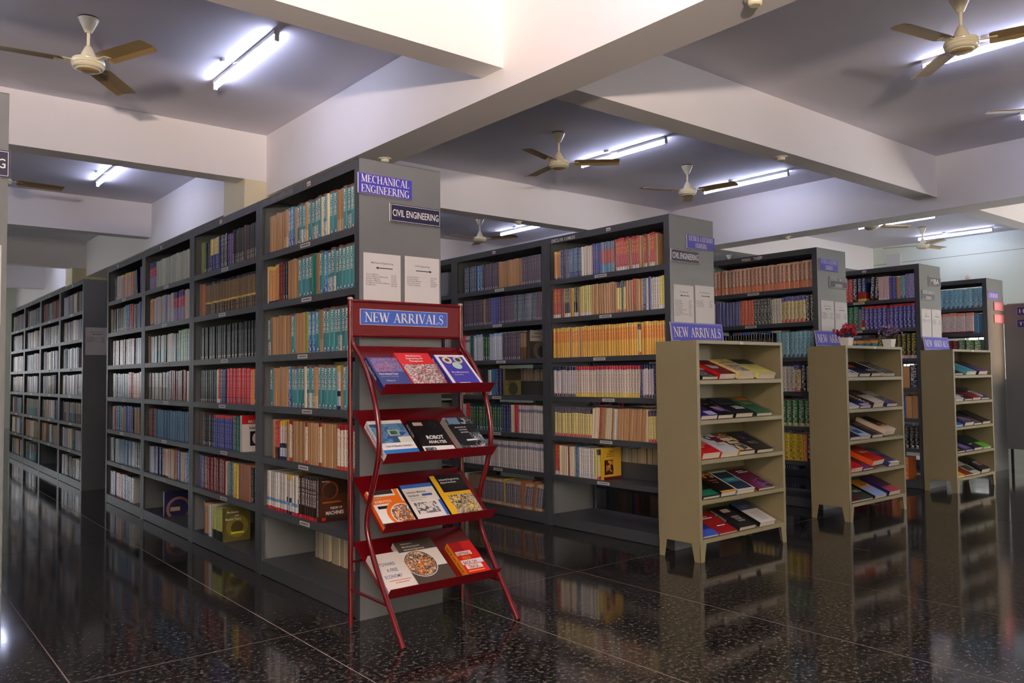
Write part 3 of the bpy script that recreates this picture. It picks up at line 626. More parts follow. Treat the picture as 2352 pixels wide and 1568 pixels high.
A1 = [('6brn 2brl 2teb brn tea 2tes 1brl tea 2tes tea crm tes crm 2tea 2brl tea tes 2tea', .05, 1), ('crm 4orn 2mar 2blk 4brn 4tea grn brn tea teb 2tes 2tea 4tea', .01, 1),
      ('tes 8brn tea 3brn olv 2teb tea brl 4tea tes 3tea tes', .02, 1), ('tea 5brn teb 4tea crm 2tes brl 5tea ywt brn 2tea', .06, .945),
      ('brn 3rdb 4ywt brn 2mmw 6brn mmw 5brn mmw 7brn 4mmw 2brn 2mmw', .09, 1), ('11wbl ywt wbl ywt 3wbl ywt 8dkb', .02, .60)]
for k, (s, a, b_) in enumerate(A1): fill(0, yA[0], ZT[k], s, a, b_, indiv='%s of %s' % (SH[k], N1))
A2 = [('olv 4blk 4yol nav 4bks 3prp 7dkg brd 8dkg', .08, 1), ('4bro 38dgy', .05, 1), ('38bkc', .06, 1), ('14bkc crm rdw 4nav 14rdt 2ora blk', .05, .96), ('3brd 6blk 11blr 3gnt', .03, .72), ('2blu 12mar crm gry 2gnt 2yel 5bro 3blk', .05, .97), ('mar 2orn 2wht 6lim', .14, .46)]
for k, (s, a, b_) in enumerate(A2): fill(0, yA[1], ZT[k], s, a, b_)
A3 = [('4mgl 18pgn', .04, 1), ('2orn 6pkl blu 3pkl 5mgl 2crm 2pkl', .04, 1), ('bro 12tgr 3crm 4tgr 7pgr', .03, 1), ('12brg blt 10mar 3crm', .02, .98), ('5mar 20blt', .04, .98), ('3lil 6nav 3orn 4brn mar blu 3brn 2teb', .06, .98)]
for k, (s, a, b_) in enumerate(A3): fill(0, yA[2], ZT[k], s, a, b_)
A4 = [('2blk 2wht 6pea ora 2gry blk/-8 gap 2blu', .12, 1), ('brn 3blk crm 5blk crm 3teb 3rdt 4gry 3blu', .02, 1), ('14mar 5blt', .1, 1), ('gnt olv 5prp 4gry 3rdt 4ora 2blu', .1, 1), ('wht rdt 3teb yel 5blu blk 3brn', .1, .9), ('2wht gnt 3wht 8blt wht 4blk', .03, .95), ('2wht blu 3ora 4nav 2wht', .04, .75)]
for k, (s, a, b_) in enumerate(A4): fill(0, yA[3], ZT[k], s, a, b_)
for k in range(4): fillr(0, 6.145+k*BW, pal=['gry', 'lil', 'brn', 'dkg', 'pkl', 'mar', 'tgr', 'nav', 'bks', 'crm', 'brg'], shelves=range(7) if k != 1 else range(6))
# second rack
B1 = [('3orn 5nav 8bgw 6cbk 4blu 6gpk mar 5rdy brn 3rdy 2brn rdy brn 2rdy brn', .02, .95), ('4rdw mar brn 3byw brn yel 2byw brn 6ylw 11brn 2yrd gnt yrd 3brn rdt 3brn 2bgw wht blu 4wht 3ylw', .0, 1),
      ('8yor brn 4yor brn 24yor yrd 10yor', .0, 1), ('10wnv 26wrd nav/6 4wnv nav bro 3wnv', .0, 1), ('17yrd 4crm/4 rdt/5 2brn/4 3crm/5 brn/5 2wht/4 11brn/4 crm 8yrd', .0, 1), ('2rdw 5crm mar 3crm 2dbl 8wht ylw yrd', .0, .42)]
fill(2.376, 0, ZT[0], B1[0][0], .02, .94, indiv='top shelf of second rack')
for k, (s, a, b_) in list(enumerate(B1))[1:]: fill(2.376, 0, ZT[k], s, a, b_)
B2 = [('7nvg 2teb 8dkv 9brn 10dkv', .06, 1), ('11dkv brn 4dkv 3blu 8dkv 12nvg 4dkv', .06, 1), ('rdt 3lgr 2gnt 4whb 3dgn 6whb 9dkv 2brg', .04, .80), ('lgr 3brn 8dkg wht 2blt 2nav', .03, .52), ('2wht 2rdt 14dgn 4nav 2crm 2rdt 12lgr', .02, .97), ('38lgr', .02, .99), ('3crm 6brg 12mxb yel 8mxb bro 4mxb/8 bro/8 3mxb/8', .04, .95)]
for k, (s, a, b_) in enumerate(B2): fill(2.376, BW, ZT[k], s, a, b_)
for k in (2, 3): fillr(2.376, k*BW)
# third rack
fill(4.589, .189, ZT[0], '4nos bro 22nos', .0, 1, indiv='top shelf of third rack')
C1 = [None, ('2wht 8blu 4ord 5bkw 4wht 6yib 2bkw', .05, 1), ('26bkc gap 9lbl', .0, 1), ('8crm 6brn 4ora 3wht yib bkw wht lim', .0, 1), ('6bro 14grs', .0, 1), ('8brn 6yel bkw 4yeb ora bkw lim', .0, 1)]
for k in range(1, 6): fill(4.589, .189, ZT[k], *C1[k])
D1 = [('4nvt 5rdo bkt 2blr2 gap 2bkt/4 2pnk 2blu brn lbl 2lvd', .04, 1), ('10gr2 gry blr2 5blv prp 6blv', .0, 1), ('10tor 8bly', .0, 1), ('8wht 6bly 2brn nvt', .0, 1), ('12nvt 4blu 2brn', .0, 1), ('14gnt prp 5blk', .0, 1), ('8mar 3ora', .3, .9)]
for k, (s, a, b_) in enumerate(D1): fill(6.448, .1425, ZT[k], s, a, b_)
E1 = [('20lbl', .02, 1), ('2olv 10whp 2blt', .05, 1), ('4blu 7mar 3grs', .05, .98), ('9crm 8blt', 0, 1), ('12brn 5nav', 0, 1), ('9wht 7gnt', 0, 1)]
for k, (s, a, b_) in enumerate(E1): fill(8.436, .25, ZT[k], s, a, b_)
for k in (1, 2):
    fillr(4.589, .189+k*BW); fillr(6.448, .1425+k*BW); fillr(8.436, .25+k*BW)
# the other faces of the racks
for x, y, n in ((0, 0, 4), (2.376, 0, 4), (4.589, .189, 3), (6.448, .1425, 3), (-1.985, .004, 4)):
    for k in range(n): fillr(x, y+k*BW, side=1, shelves=range(6))
fill(0, 0, ZT[6], '3gry 2crm gap 8crm 3gry', .1, .62, side=1)
for k in range(4): fillr(-1.985, .004+k*BW)
link('textbooks', STUFF.mesh('textbooks'), None, label='rows of textbooks filling the remaining shelves of the grey racks', cat='books', kind='stuff')

# ------------------------------------------------------------------ books shown by their covers
def cover_book(w_, h_, t_, col, items, M, label, group=None, spine=None, spine_txt=None, stc=W_, name='book'):
    """x across the cover from the spine, y up the cover, z out of it; origin at foot of the spine on the back cover"""
    cm = flat(col, .32); sm = flat(spine or col, .32); q = MB(); e = .0016
    q.box((0, 0, 0), (w_, h_, e), cm); q.box((0, 0, t_-e), (w_, h_, t_), cm); q.box((-.001, 0, 0), (e, h_, t_), sm)
    o = link(name, q.mesh('book_cover'), None, label, 'book', group); o.matrix_world = M
    q = MB(); q.box((e, .003, e), (w_-.003, h_-.003, t_-e)); q.obj('pages', M_PAGES, o)
    z = t_+.0003
    for it in items:
        k = it[0]
        if k == 'r':
            q = MB(); c = it[5]; m_ = flat(c, .32) if isinstance(c, tuple) else c
            q.box((it[1]*w_, it[2]*h_, t_-.0002), (it[3]*w_, it[4]*h_, z), m_); q.obj('cover_art', None, o)
        elif k == 'c':
            q = MB(); n = 36; m_ = flat(it[4], .32) if isinstance(it[4], tuple) else it[4]
            pts = [(min(w_*.999, max(0, it[1]*w_+it[3]*w_*math.cos(2*math.pi*a/n))), min(h_*.999, max(0, it[2]*h_+it[3]*w_*math.sin(2*math.pi*a/n))), z) for a in range(n)]
            q.face(pts, m_); q.obj('cover_art', None, o)
        elif k == 't':
            _, s, a, b_, size, c = it[:6]; sx = it[6] if len(it) > 6 else 1; bold = it[7] if len(it) > 7 else .01
            me = text_mesh(s, size*h_, flat(c, .5), bold=bold, sx=sx, align='LEFT')
            link('title', me, o, loc=(a*w_, b_*h_, z+.0003))
        z += .0003
    if spine_txt:
        me = text_mesh(spine_txt, t_*.62, flat(stc, .5), bold=.012)
        wd = max(v.co.x for v in me.vertices); k = min(1, h_*.86/wd)
        tx = link('title', me, o); tx.matrix_local = Matrix.Translation((-.0014, h_*.95, t_*.26)) @ Matrix(((0, 0, -1, 0), (-1, 0, 0, 0), (0, 1, 0, 0), (0, 0, 0, 1))) @ Matrix.Diagonal((k, 1, 1, 1))
    return o
def slope_m(x, y, z, th, turn=0):
    """lies on a slope rising towards +Y"""
    return Matrix.Translation((x, y, z)) @ Matrix.Rotation(R(th), 4, 'X') @ Matrix.Rotation(R(turn), 4, 'Z')
def stand_m(x, y, z, lean=0):
    """stands upright with its front cover facing -Y"""
    return Matrix.Translation((x, y, z)) @ Matrix.Rotation(R(90), 4, 'X')
# last books of some rows, whose front covers face the aisle end
def endcover(x0, y0, k, f, w_, h_, t_, col, items, label, **kw):
    y = y0+BW-.056-f*(BW-.112)-.001   # spine towards the aisle, cover towards the near end
    cover_book(w_, h_, t_, col, items, Matrix.Translation((x0+.02, y-.002, ZT[k]+.0008)) @ Matrix.Rotation(R(90), 4, 'X'), label, **kw)
endcover(0, 0, 5, .602, .185, .238, .03, (56, 34, 26), [('r', 0, .12, 1, .62, (74, 40, 26)), ('r', .1, .42, .7, .46, (150, 70, 30)), ('c', .35, .72, .26, (130, 62, 30)), ('c', .33, .70, .22, (56, 34, 26)), ('t', 'THEORY OF', .34, .28, .075, W_, .75), ('t', 'MACHINES', .2, .16, .115, W_, .8, .02), ('t', 'Fifth Edition', .08, .9, .05, W_, .8), ('r', .08, .04, .2, .1, (190, 30, 40))],
         'dark brown textbook showing its Theory of Machines cover on the nearest rack', spine_txt='THEORY OF MACHINES')
endcover(0, 0, 3, .953, .18, .236, .03, (50, 110, 116), [('r', 0, .0, 1, .6, (196, 186, 160)), ('r', .6, .06, 1, .36, (60, 70, 90)), ('t', 'THEORY OF', .3, .84, .08, W_, .7), ('t', 'MACHINES', .05, .70, .13, W_, .72, .02)],
         'teal textbook with cover turned out at right of fourth shelf, nearest rack')
endcover(0, yA[1], 4, .74, .18, .236, .03, (220, 212, 206), [('r', 0, .76, 1, 1, (186, 30, 36)), ('r', .3, .16, .96, .56, BLK), ('c', .62, .36, .24, (190, 186, 180)), ('c', .62, .36, .12, (30, 30, 30)), ('t', 'MACHINE', .22, .79, .12, W_, .75, .02), ('t', 'Solved', .26, .62, .10, (30, 30, 60), .8, .02)],
         'white and red textbook with cover out, second bay of nearest rack')
endcover(0, yA[1], 6, .47, .18, .226, .03, (96, 88, 40), [('c', .5, .45, .42, (130, 116, 50)), ('c', .5, .4, .24, (80, 70, 34)), ('r', .26, .22, .76, .28, (200, 200, 60)), ('t', 'Mechanism', .1, .84, .10, W_, .8), ('t', 'and', .42, .74, .09, W_, .8), ('t', 'Machine Theory', .05, .63, .10, W_, .72)],
         'olive textbook with Machine Theory cover on bottom shelf, second bay')
endcover(0, yA[2], 6, .42, .22, .20, .03, (44, 40, 84), [('c', .5, .28, .44, (150, 110, 100)), ('c', .5, .28, .34, (50, 44, 90)), ('r', .2, .2, .55, .36, (190, 170, 120))], 'dark violet book leaning alone on bottom shelf, third bay')
endcover(2.376, 0, 5, .44, .185, .236, .03, (226, 178, 50), [('r', 0, 0, 1, .09, (100, 26, 36)), ('r', .04, .16, .54, .62, BLK), ('r', .12, .2, .54, .6, A_BRN()), ('t', 'Elements of', .3, .86, .06, (90, 20, 20), .8), ('t', 'Civil Engineering and', .14, .79, .055, (90, 20, 20), .8), ('t', 'Engineering Mechanics', .12, .72, .055, (90, 20, 20), .8)],
         'yellow civil engineering textbook with cover out on second rack')
endcover(2.376, BW, 2, .82, .185, .236, .035, (70, 60, 56), [('r', 0, .62, 1, 1, (190, 180, 170)), ('c', .6, .3, .4, (110, 100, 92)), ('c', .7, .25, .26, (60, 54, 50)), ('t', 'HIGHWAY', .2, .86, .10, (60, 44, 40), .8), ('t', 'ENGINEERING', .06, .74, .10, (60, 44, 40), .7)],
         'dark textbook with road photograph cover on second rack')
endcover(2.376, BW, 3, .54, .175, .226, .03, (120, 110, 60), [('r', 0, .56, 1, 1, (60, 52, 40)), ('c', .5, .24, .3, (60, 60, 50)), ('t', 'RAILWAY', .2, .47, .09, BLK, .8), ('t', 'ENGINEERING', .06, .38, .09, BLK, .7)],
         'dark green railway engineering textbook with cover out, second rack')

# ------------------------------------------------------------------ signs and notices on the rack ends
def sign(x0, x1, z0, z1, y, lines, col, serif, label, border=None, t_=.008, lc=M_LET, edge=M_LET, heights=None, X=None):
    """plate standing in the plane y, facing -Y (or in the plane X facing -X when X is given)"""
    o = link('sign_plate', None, label=label, cat='sign')
    if X is None: o.matrix_world = Matrix.Translation(((x0+x1)/2, y, (z0+z1)/2)) @ Matrix.Rotation(R(90), 4, 'X')
    else: o.matrix_world = Matrix.Translation((X, (x0+x1)/2, (z0+z1)/2)) @ Matrix.Rotation(R(-90), 4, 'Z') @ Matrix.Rotation(R(90), 4, 'X')
    w_, h_ = abs(x1-x0), z1-z0
    q = MB(); q.box((-w_/2, -h_/2, 0), (w_/2, h_/2, t_*.6)); q.obj('backing', edge, o)
    q = MB(); q.box((-w_/2+.003, -h_/2+.001, t_*.6), (w_/2-.001, h_/2-.001, t_), flat(col, .5)); q.obj('plate', None, o)
    if border:
        q = MB(); b0, b1 = border
        for a in ((-1, -1, 1, 0), ):
            pass
        for (xa, ya, xb, yb) in ((-w_/2+b0, -h_/2+b0, w_/2-b0, -h_/2+b0+b1), (-w_/2+b0, h_/2-b0-b1, w_/2-b0, h_/2-b0), (-w_/2+b0, -h_/2+b0, -w_/2+b0+b1, h_/2-b0), (w_/2-b0-b1, -h_/2+b0, w_/2-b0, h_/2-b0)):
            q.box((xa, ya, t_-.0002), (xb, yb, t_+.0006))
        q.obj('border', lc, o)
    n = len(lines)
    for i, s in enumerate(lines):
        lh = (heights or [.62/n]*n)[i]*h_; yy = h_/2-h_*(i+1)/(n+(.0 if n > 1 else 0))+h_*(.5/n)-lh/2 if n > 1 else -lh/2
        ww = w_*(.9 if len(s) > 8 or n > 1 else .88)
        if n > 1 and len(s) < max(len(x) for x in lines)-3: ww *= max(.45, len(s)/max(len(x) for x in lines))
        if serif: me = serif_mesh(s, lh, ww, lc)
        else:
            me0 = text_mesh(s, 1, lc, bold=.006, align='CENTER'); me = me0.copy()
            xs = [v.co.x for v in me.vertices]; ys = [v.co.y for v in me.vertices]; k = ww/(max(xs)-min(xs)); c0 = (max(xs)+min(xs))/2; kk = lh/max(ys)
            k = min(k, kk*1.25)
            for v in me.vertices: v.co.x = (v.co.x-c0)*k; v.co.y *= kk
        link('lettering', me, o, loc=(0, yy, t_+.0006))
    return o
SB, SN = (62, 56, 168), (26, 24, 62)
sign(-.010, .303, 2.107, 2.209, -.001, ['MECHANICAL', 'ENGINEERING'], SB, True, 'blue MECHANICAL ENGINEERING sign on the nearest rack end', heights=[.38, .38])
sign(.171, .484, 1.981, 2.078, -.001, ['CIVIL ENGINEERING'], SN, False, 'navy CIVIL ENGINEERING sign on the nearest rack end', border=(.006, .002), heights=[.36])
sign(2.558, 2.865, 2.068, 2.162, -.001, ['ELECTRICAL & ELECTRONICS', 'ENGINEERING'], SB, True, 'blue electrical and electronics sign on the second rack end', heights=[.36, .34])
sign(2.381, 2.690, 1.956, 2.052, -.001, ['CIVIL ENGINEERING'], SN, False, 'navy CIVIL ENGINEERING sign on the second rack end', border=(.006, .002), heights=[.42])
sign(4.625, 4.926, 2.090, 2.195, .188, ['ELECTRICAL & ELECTRONICS', 'ENGINEERING'], SB, True, 'blue electrical and electronics sign on the third rack end', heights=[.36, .34])
sign(4.784, 5.086, 1.942, 2.044, .188, ['ELECTRONICS & COMMUNICATION', 'ENGINEERING'], (56, 54, 78), False, 'dark electronics and communication sign on the third rack end', border=(.005, .002), heights=[.28, .26])
sign(6.645, 6.925, 2.068, 2.172, .1415, ['MBA'], (70, 70, 78), False, 'grey MBA sign on the fourth rack end', border=(.005, .002), heights=[.5])
sign(6.486, 6.775, 1.921, 2.022, .1415, ['ELECTRONICS & COMMUNICATION', 'ENGINEERING'], (84, 84, 90), False, 'grey faded two-line sign on the fourth rack end', border=(.005, .002), heights=[.28, .26])
sign(8.468, 8.762, 2.034, 2.136, .249, ['CHEMISTRY'], (110, 98, 200), True, 'violet-blue CHEMISTRY sign on the fifth rack end', heights=[.5])
sign(8.625, 8.922, 1.911, 2.012, .249, ['PHYSICS'], (196, 128, 150), True, 'upper pink faded sign on the fifth rack end', heights=[.5], lc=flat((214, 164, 180)), edge=M_BLACK)  # plate and letter colours hold the glare that washes this sign out
sign(8.618, 8.920, 1.761, 1.863, .249, ['MATHEMATICS'], (196, 128, 150), True, 'lower pink faded sign on the fifth rack end', heights=[.5], lc=flat((214, 164, 180)), edge=M_BLACK)  # glare put into the pinks of this plate and its lettering too
sign(-1.80, -1.492, 1.958, 2.064, .003, ['ENGINEERING'], SN, False, 'navy sign ending in G on the left edge rack', border=(.006, .002), heights=[.34])
# notices
def notice(x, z1, y, arrow, title, rows, label, w_=.215, h_=.30):
    o = link('notice', None, label=label, cat='notice'); o.matrix_world = Matrix.Translation((x, y, z1)) @ Matrix.Rotation(R(90), 4, 'X')
    q = MB(); q.box((0, -h_, 0), (w_, 0, .0006)); q.obj('sheet', M_PAPER, o)
    a0, a1 = (w_*.32, w_*.78); yy = -h_*.245; q = MB(); hh = .0022; s = .009
    if arrow == 'l': q.box((a0+.012, yy-hh, .0006), (a1, yy+hh, .0009)); q.face([(a0, yy, .0009), (a0+.016, yy-s*.8, .0009), (a0+.016, yy+s*.8, .0009)])
    else: q.box((a0, yy-hh, .0006), (a1-.012, yy+hh, .0009)); q.face([(a1, yy, .0009), (a1-.016, yy+s*.8, .0009), (a1-.016, yy-s*.8, .0009)])
    q.obj('arrow', M_INK, o)
    me = text_mesh(title, .0135, M_GREYINK, bold=.01, align='CENTER'); link('heading', me, o, loc=(w_/2, -h_*.175, .0009))
    me = text_mesh('\n'.join(r[0] for r in rows), .0105, M_GREYINK, sx=.86, bold=.008); link('subject_list', me, o, loc=(w_*.06, -h_*.37, .0009))
    me = text_mesh('\n'.join(r[1] for r in rows), .0105, M_GREYINK, bold=.008); link('number_list', me, o, loc=(w_*.74, -h_*.37, .0009))
    return o
ML = [('Theory of Machines', '621.811'), ('Theory of Machines & Mechanisms', '621.82'), ('Dynamics of Machines', '621.83'), ('Kinematics of Machines', '621.811'), ('Fluid Mechanics & Hydraulic Machines', '620.106'), ('Fluid Mechanics', '620.106')]
CL = [('Structural Dynamics', '624.1762'), ('Structural Analysis', '624.1'), ('Finite Element Methods', '620.015'), ('Prestressed Concrete', '624.18341'), ('Concrete Technology', '666.893')]
notice(.022, 1.811, -.0008, 'l', 'Mechanical Engineering', ML, 'left white notice with left arrow on the nearest rack end')
notice(.262, 1.813, -.0008, 'r', 'Civil Engineering', CL, 'right white notice with right arrow on the nearest rack end')
notice(2.410, 1.803, -.0008, 'l', 'Civil Engineering', CL+ML, 'left white notice on the second rack end')
notice(2.643, 1.811, -.0008, 'r', 'Electrical Engineering', CL, 'right white notice on the second rack end')
notice(4.634, 1.823, .188, 'l', 'Electrical Engineering', ML, 'left white notice on the third rack end')
notice(4.866, 1.820, .188, 'r', 'Electronics', CL, 'right white notice on the third rack end')
notice(6.472, 1.827, .1415, 'l', 'Electronics', ML[:3], 'left white notice on the fourth rack end')
notice(6.704, 1.830, .1415, 'r', 'MBA', CL, 'right white notice on the fourth rack end')
notice(.021, 1.76, 6.144, 'l', 'Mechanical Engineering', ML, 'white notice on the far rack end at left')
notice(-1.73, 1.70, .003, 'l', 'Mechanical Engineering', ML, 'white notice on the rack at the left edge', h_=.30)
def painted(s, y, z, x, size, label=None, m=M_LET, sx=1):
    me = text_mesh(s, size, m, bold=.014, sx=sx)
    o = link('painted_mark', me, label=label or 'painted white letters %s on the rack top rail' % s.split()[0], cat='lettering')
    o.matrix_world = Matrix.Translation((x-.0012, y, z)) @ Matrix.Rotation(R(-90), 4, 'Z') @ Matrix.Rotation(R(90), 4, 'X')
painted('DECL/10 11/40/33', 1.20, 2.244, 2.376, .036, 'painted inventory number on the top rail of the second rack')
painted('WBAS   TEQIP', .96, 2.246, 4.589, .036, 'painted WBAS TEQIP letters on the top rail of the third rack')
q = MB(); rs = random.Random(3)
for i in range(34):
    y = 1.20-i*.0125; q.box((-.0012, y-rs.uniform(.0012, .004), 2.243+rs.uniform(0, .012)), (-.0006, y, 2.282-rs.uniform(0, .012)))
q.obj('painted_mark', flat((150, 146, 152)), label='worn painted strokes on the top rail of the nearest rack', cat='lettering')

# ------------------------------------------------------------------ red magazine stand before the nearest rack
def smooth(pts, n=5):
    out = []
    for i in range(len(pts)-1):
        p0, p1, p2, p3 = (Vector(pts[max(i-1, 0)]), Vector(pts[i]), Vector(pts[i+1]), Vector(pts[min(i+2, len(pts)-1)]))
        for k in range(n):
            t_ = k/n; out.append(.5*((2*p1)+(-p0+p2)*t_+(2*p0-5*p1+4*p2-p3)*t_*t_+(-p0+3*p1-3*p2+p3)*t_**3))
    out.append(Vector(pts[-1])); return out
st = link('display_stand', None, label='dark red metal display stand holding four tilted trays of new books', cat='display stand')
XL, XR = -.066, .594
for x in (XL, XR):
    q = MB(); q.tube([(x, -.028, 0), (x, -.028, 1.574)], .0128, 14); q.obj('rear_post', M_RED, st, True)
    q = MB(); q.lathe([(.0138, 1.568), (.0138, 1.576), (.008, 1.579)], 14, (x, -.028)); q.obj('post_cap', flat((190, 150, 146), .3), st, True)
    prof = [(-.488, .0), (-.41, .105), (-.33, .21), (-.243, .33), (-.185, .435), (-.170, .51), (-.195, .60), (-.25, .73), (-.285, .85), (-.283, .955), (-.245, 1.08), (-.187, 1.19), (-.115, 1.278), (-.05, 1.335), (-.030, 1.38)]
    q = MB(); q.tube(smooth([(x+(.010 if x < 0 else -.0), a, b_) for a, b_ in prof]), .0128, 14); q.obj('front_leg', M_RED, st, True)
    q = MB(); q.tube([(x, -.028, .169), (x+.005, -.365, .163)], .008, 10); q.obj('side_brace', M_RED, st, True)
q = MB(); q.box((XL+.01, -.031, 1.392), (XR-.01, -.027, 1.562)); q.obj('header_panel', M_REDH, st)
for z in (1.562, 1.392):
    q = MB(); q.tube([(XL, -.030, z), (XR, -.030, z)], .008, 10); q.obj('header_rail', M_RED, st, True)
q = MB(); q.tube([(XL, -.03, .30), (XR, -.03, .30)], .006, 8); q.obj('rear_rail', M_RED, st, True)
TR = [(1.106, -.292, 1.340), (.787, -.306, 1.024), (.470, -.300, .700), (.177, -.330, .387)]
XT0, XT1 = -.050, .588
for zf, yf, zb in TR:
    q = MB(); yb = -.014
    d_ = Vector((0, yb-yf, zb-zf)).normalized(); n_ = Vector((0, -d_.z, d_.y)); e = n_*.0015
    q.hexa([(XT0, yf, zf), (XT1, yf, zf), (XT1, yb, zb), (XT0, yb, zb), (XT0, yf+e.y, zf+e.z), (XT1, yf+e.y, zf+e.z), (XT1, yb+e.y, zb+e.z), (XT0, yb+e.y, zb+e.z)])
    # lip turned up in front, ends cut at a slant
    yl, zl = yf-.027, zf+.047
    q.hexa([(XT0, yf-.0015, zf), (XT1, yf-.0015, zf), (XT1, yf, zf+.001), (XT0, yf, zf+.001), (XT0+.010, yl-.0015, zl), (XT1+.014, yl-.0015, zl), (XT1+.014, yl, zl+.001), (XT0+.010, yl, zl+.001)])
    q.tube([(XT0+.010, yl, zl), (XT1+.014, yl, zl)], .0022, 6)
    q.box((XT0, yb-.002, zb-.02), (XT1, yb, zb)); q.obj('tray', M_RED, st)
def rack_book(k, x, w_, h_, t_, col, items, label, **kw):
    zf, yf, zb = TR[k]; th = math.degrees(math.atan2(zb-zf, -.014-yf)); n_ = Vector((0, -math.sin(R(th)), math.cos(R(th))))
    o_ = Vector((x, yf, zf))+n_*.0022+Vector((0, math.cos(R(th)), math.sin(R(th))))*.013
    cover_book(w_, h_, t_, col, items, slope_m(o_.x, o_.y, o_.z, th, kw.pop('turn', 0)), label, group='books on the red stand', **kw)
sign(-.015, .506, 1.446, 1.524, -.0312, ['NEW ARRIVALS'], (62, 96, 190), True, 'blue NEW ARRIVALS sign on the red stand header', border=(.001, .0012), heights=[.62], t_=.0025)
wt = (232, 226, 220)
rack_book(0, -.040, .165, .222, .032, (44, 60, 122), [('r', .04, .5, .98, .97, A_BR()), ('r', .0, .0, .06, 1, (40, 60, 120)), ('t', 'Petrodiesel Fuels', .1, .40, .075, wt, .9, .02), ('t', 'Science and Technology', .1, .33, .045, (170, 170, 200)), ('t', 'Volume 3', .2, .18, .055, wt)],
          'blue Petrodiesel Fuels book, left of the top tray of the red stand', spine_txt='Petrodiesel Fuels', spine=(30, 44, 100))
rack_book(0, .134, .200, .262, .028, (206, 32, 36), [('r', .03, .02, .98, .66, A_RW()), ('t', 'Manufacturing', .28, .89, .065, wt, .9, .02), ('t', 'Engineering and', .24, .81, .065, wt, .9, .02), ('t', 'Management', .30, .73, .065, wt, .9, .02)],
          'red Manufacturing Engineering book, middle of the top tray', spine=(206, 32, 36))
rack_book(0, .356, .190, .246, .030, (66, 58, 158), [('r', 0, 0, .13, 1, wt), ('r', .13, .94, .93, 1, wt), ('r', .93, 0, 1, 1, wt), ('r', .0, .0, .03, 1, (66, 58, 158)), ('c', .34, .82, .145, (214, 206, 180)), ('c', .70, .83, .145, (190, 186, 170)), ('c', .55, .64, .145, (170, 200, 190)), ('c', .34, .82, .07, (120, 60, 40)), ('c', .70, .83, .08, (60, 60, 60)), ('t', 'MicroMechatronics', .22, .40, .07, wt, .78), ('t', 'second edition', .24, .33, .04, wt), ('t', 'Kenji', .24, .2, .045, wt)][:-1]+[('r', .24, .06, .6, .10, wt)],
          'violet MicroMechatronics book with three round pictures, right of top tray', spine=(52, 46, 130), spine_txt='MicroMechatronics')
rack_book(1, -.036, .185, .240, .036, (54, 92, 140), [('r', 0, .9, 1, 1, wt), ('r', .0, .34, 1, .9, A_BLU()), ('r', .42, .54, .74, .72, (150, 170, 150)), ('r', .48, .58, .68, .68, (60, 90, 70)), ('r', .0, .15, 1, .34, wt), ('r', .62, .34, 1, .5, (210, 208, 190)), ('r', .0, 0, 1, .15, (40, 110, 180)), ('t', 'Hybrid Electric Vehicles', .12, .22, .07, (40, 40, 50), .85, .015)],
          'blue and white Hybrid Electric Vehicles book on the second tray of the red stand', spine=wt, spine_txt='Hybrid Electric Vehicles', stc=(30, 70, 130))
rack_book(1, .180, .178, .236, .034, (26, 24, 26), [('r', 0, 0, 1, .2, wt), ('r', .05, .02, .4, .16, A_DK()), ('r', .1, .82, .4, .92, (190, 160, 150)), ('c', .72, .84, .12, (60, 56, 56)), ('c', .72, .84, .08, (26, 24, 26)), ('t', 'ROBOT', .28, .40, .15, W_, .82, .03), ('t', 'ANALYSIS', .27, .27, .12, W_, .82, .02)],
          'black ROBOT ANALYSIS book in the middle of the second tray', spine=(20, 20, 22), spine_txt='ANALYSIS', turn=-2)
rack_book(1, .402, .165, .240, .034, (30, 32, 36), [('r', .0, .78, 1, 1, A_DK()), ('r', .6, .0, 1, .5, A_DK()), ('r', .0, .0, .6, .12, A_DK()), ('r', .1, .8, .5, .98, (110, 140, 180)), ('t', 'MODELLING OF', .2, .66, .05, W_, .8), ('t', 'ROTATING', .3, .58, .05, W_, .8), ('t', 'MACHINES', .3, .5, .05, W_, .8), ('r', .34, .26, .72, .3, W_)],
          'black book with grey gears picture, right of the second tray', spine=(150, 146, 140))
rack_book(2, -.036, .176, .232, .020, wt, [('r', .06, .88, .78, 1, (50, 46, 46)), ('r', .82, .6, .94, 1, (226, 110, 30)), ('r', .0, .62, .9, .82, (226, 110, 30)), ('t', 'Elements of', .08, .76, .045, wt, .9), ('t', 'ROBOTICS', .08, .65, .09, wt, .9, .02), ('r', .1, .49, .42, .56, BLK), ('r', 0, 0, .35, .1, (50, 46, 46)), ('c', .75, .30, .48, (226, 110, 30)), ('c', .78, .28, .40, wt), ('c', .78, .28, .37, A_MACH())],
          'orange and white ROBOTICS book on the third tray of the red stand', spine=(220, 100, 30))
rack_book(2, .158, .182, .250, .018, wt, [('r', 0, .9, 1, 1, (52, 100, 180)), ('t', 'Induction Machines', .08, .76, .078, (70, 70, 74), .74, .02), ('t', 'Handbook', .08, .67, .078, (70, 70, 74), .74, .02), ('r', .52, .67, .84, .72, (60, 80, 150)), ('t', 'Transients, Control Principles', .08, .61, .04, (150, 146, 150), .8), ('t', 'Design and Testing', .08, .56, .04, (150, 146, 150), .8), ('r', .12, .22, .8, .5, A_GRY()), ('r', .92, .12, 1, .52, (52, 100, 180))],
          'white Induction Machines Handbook with blue band, middle of the third tray', spine=(26, 26, 30))
rack_book(2, .348, .190, .286, .024, (228, 176, 40), [('r', .16, .58, 1, 1, (30, 28, 28)), ('r', .2, .02, 1, .5, A_YEL()), ('t', 'Industrial Engineering', .22, .86, .062, W_, .8, .015), ('t', 'Beyond the Basics', .22, .79, .058, W_, .8, .015)],
          'yellow and black Industrial Engineering book, right of the third tray', spine=(26, 26, 24))
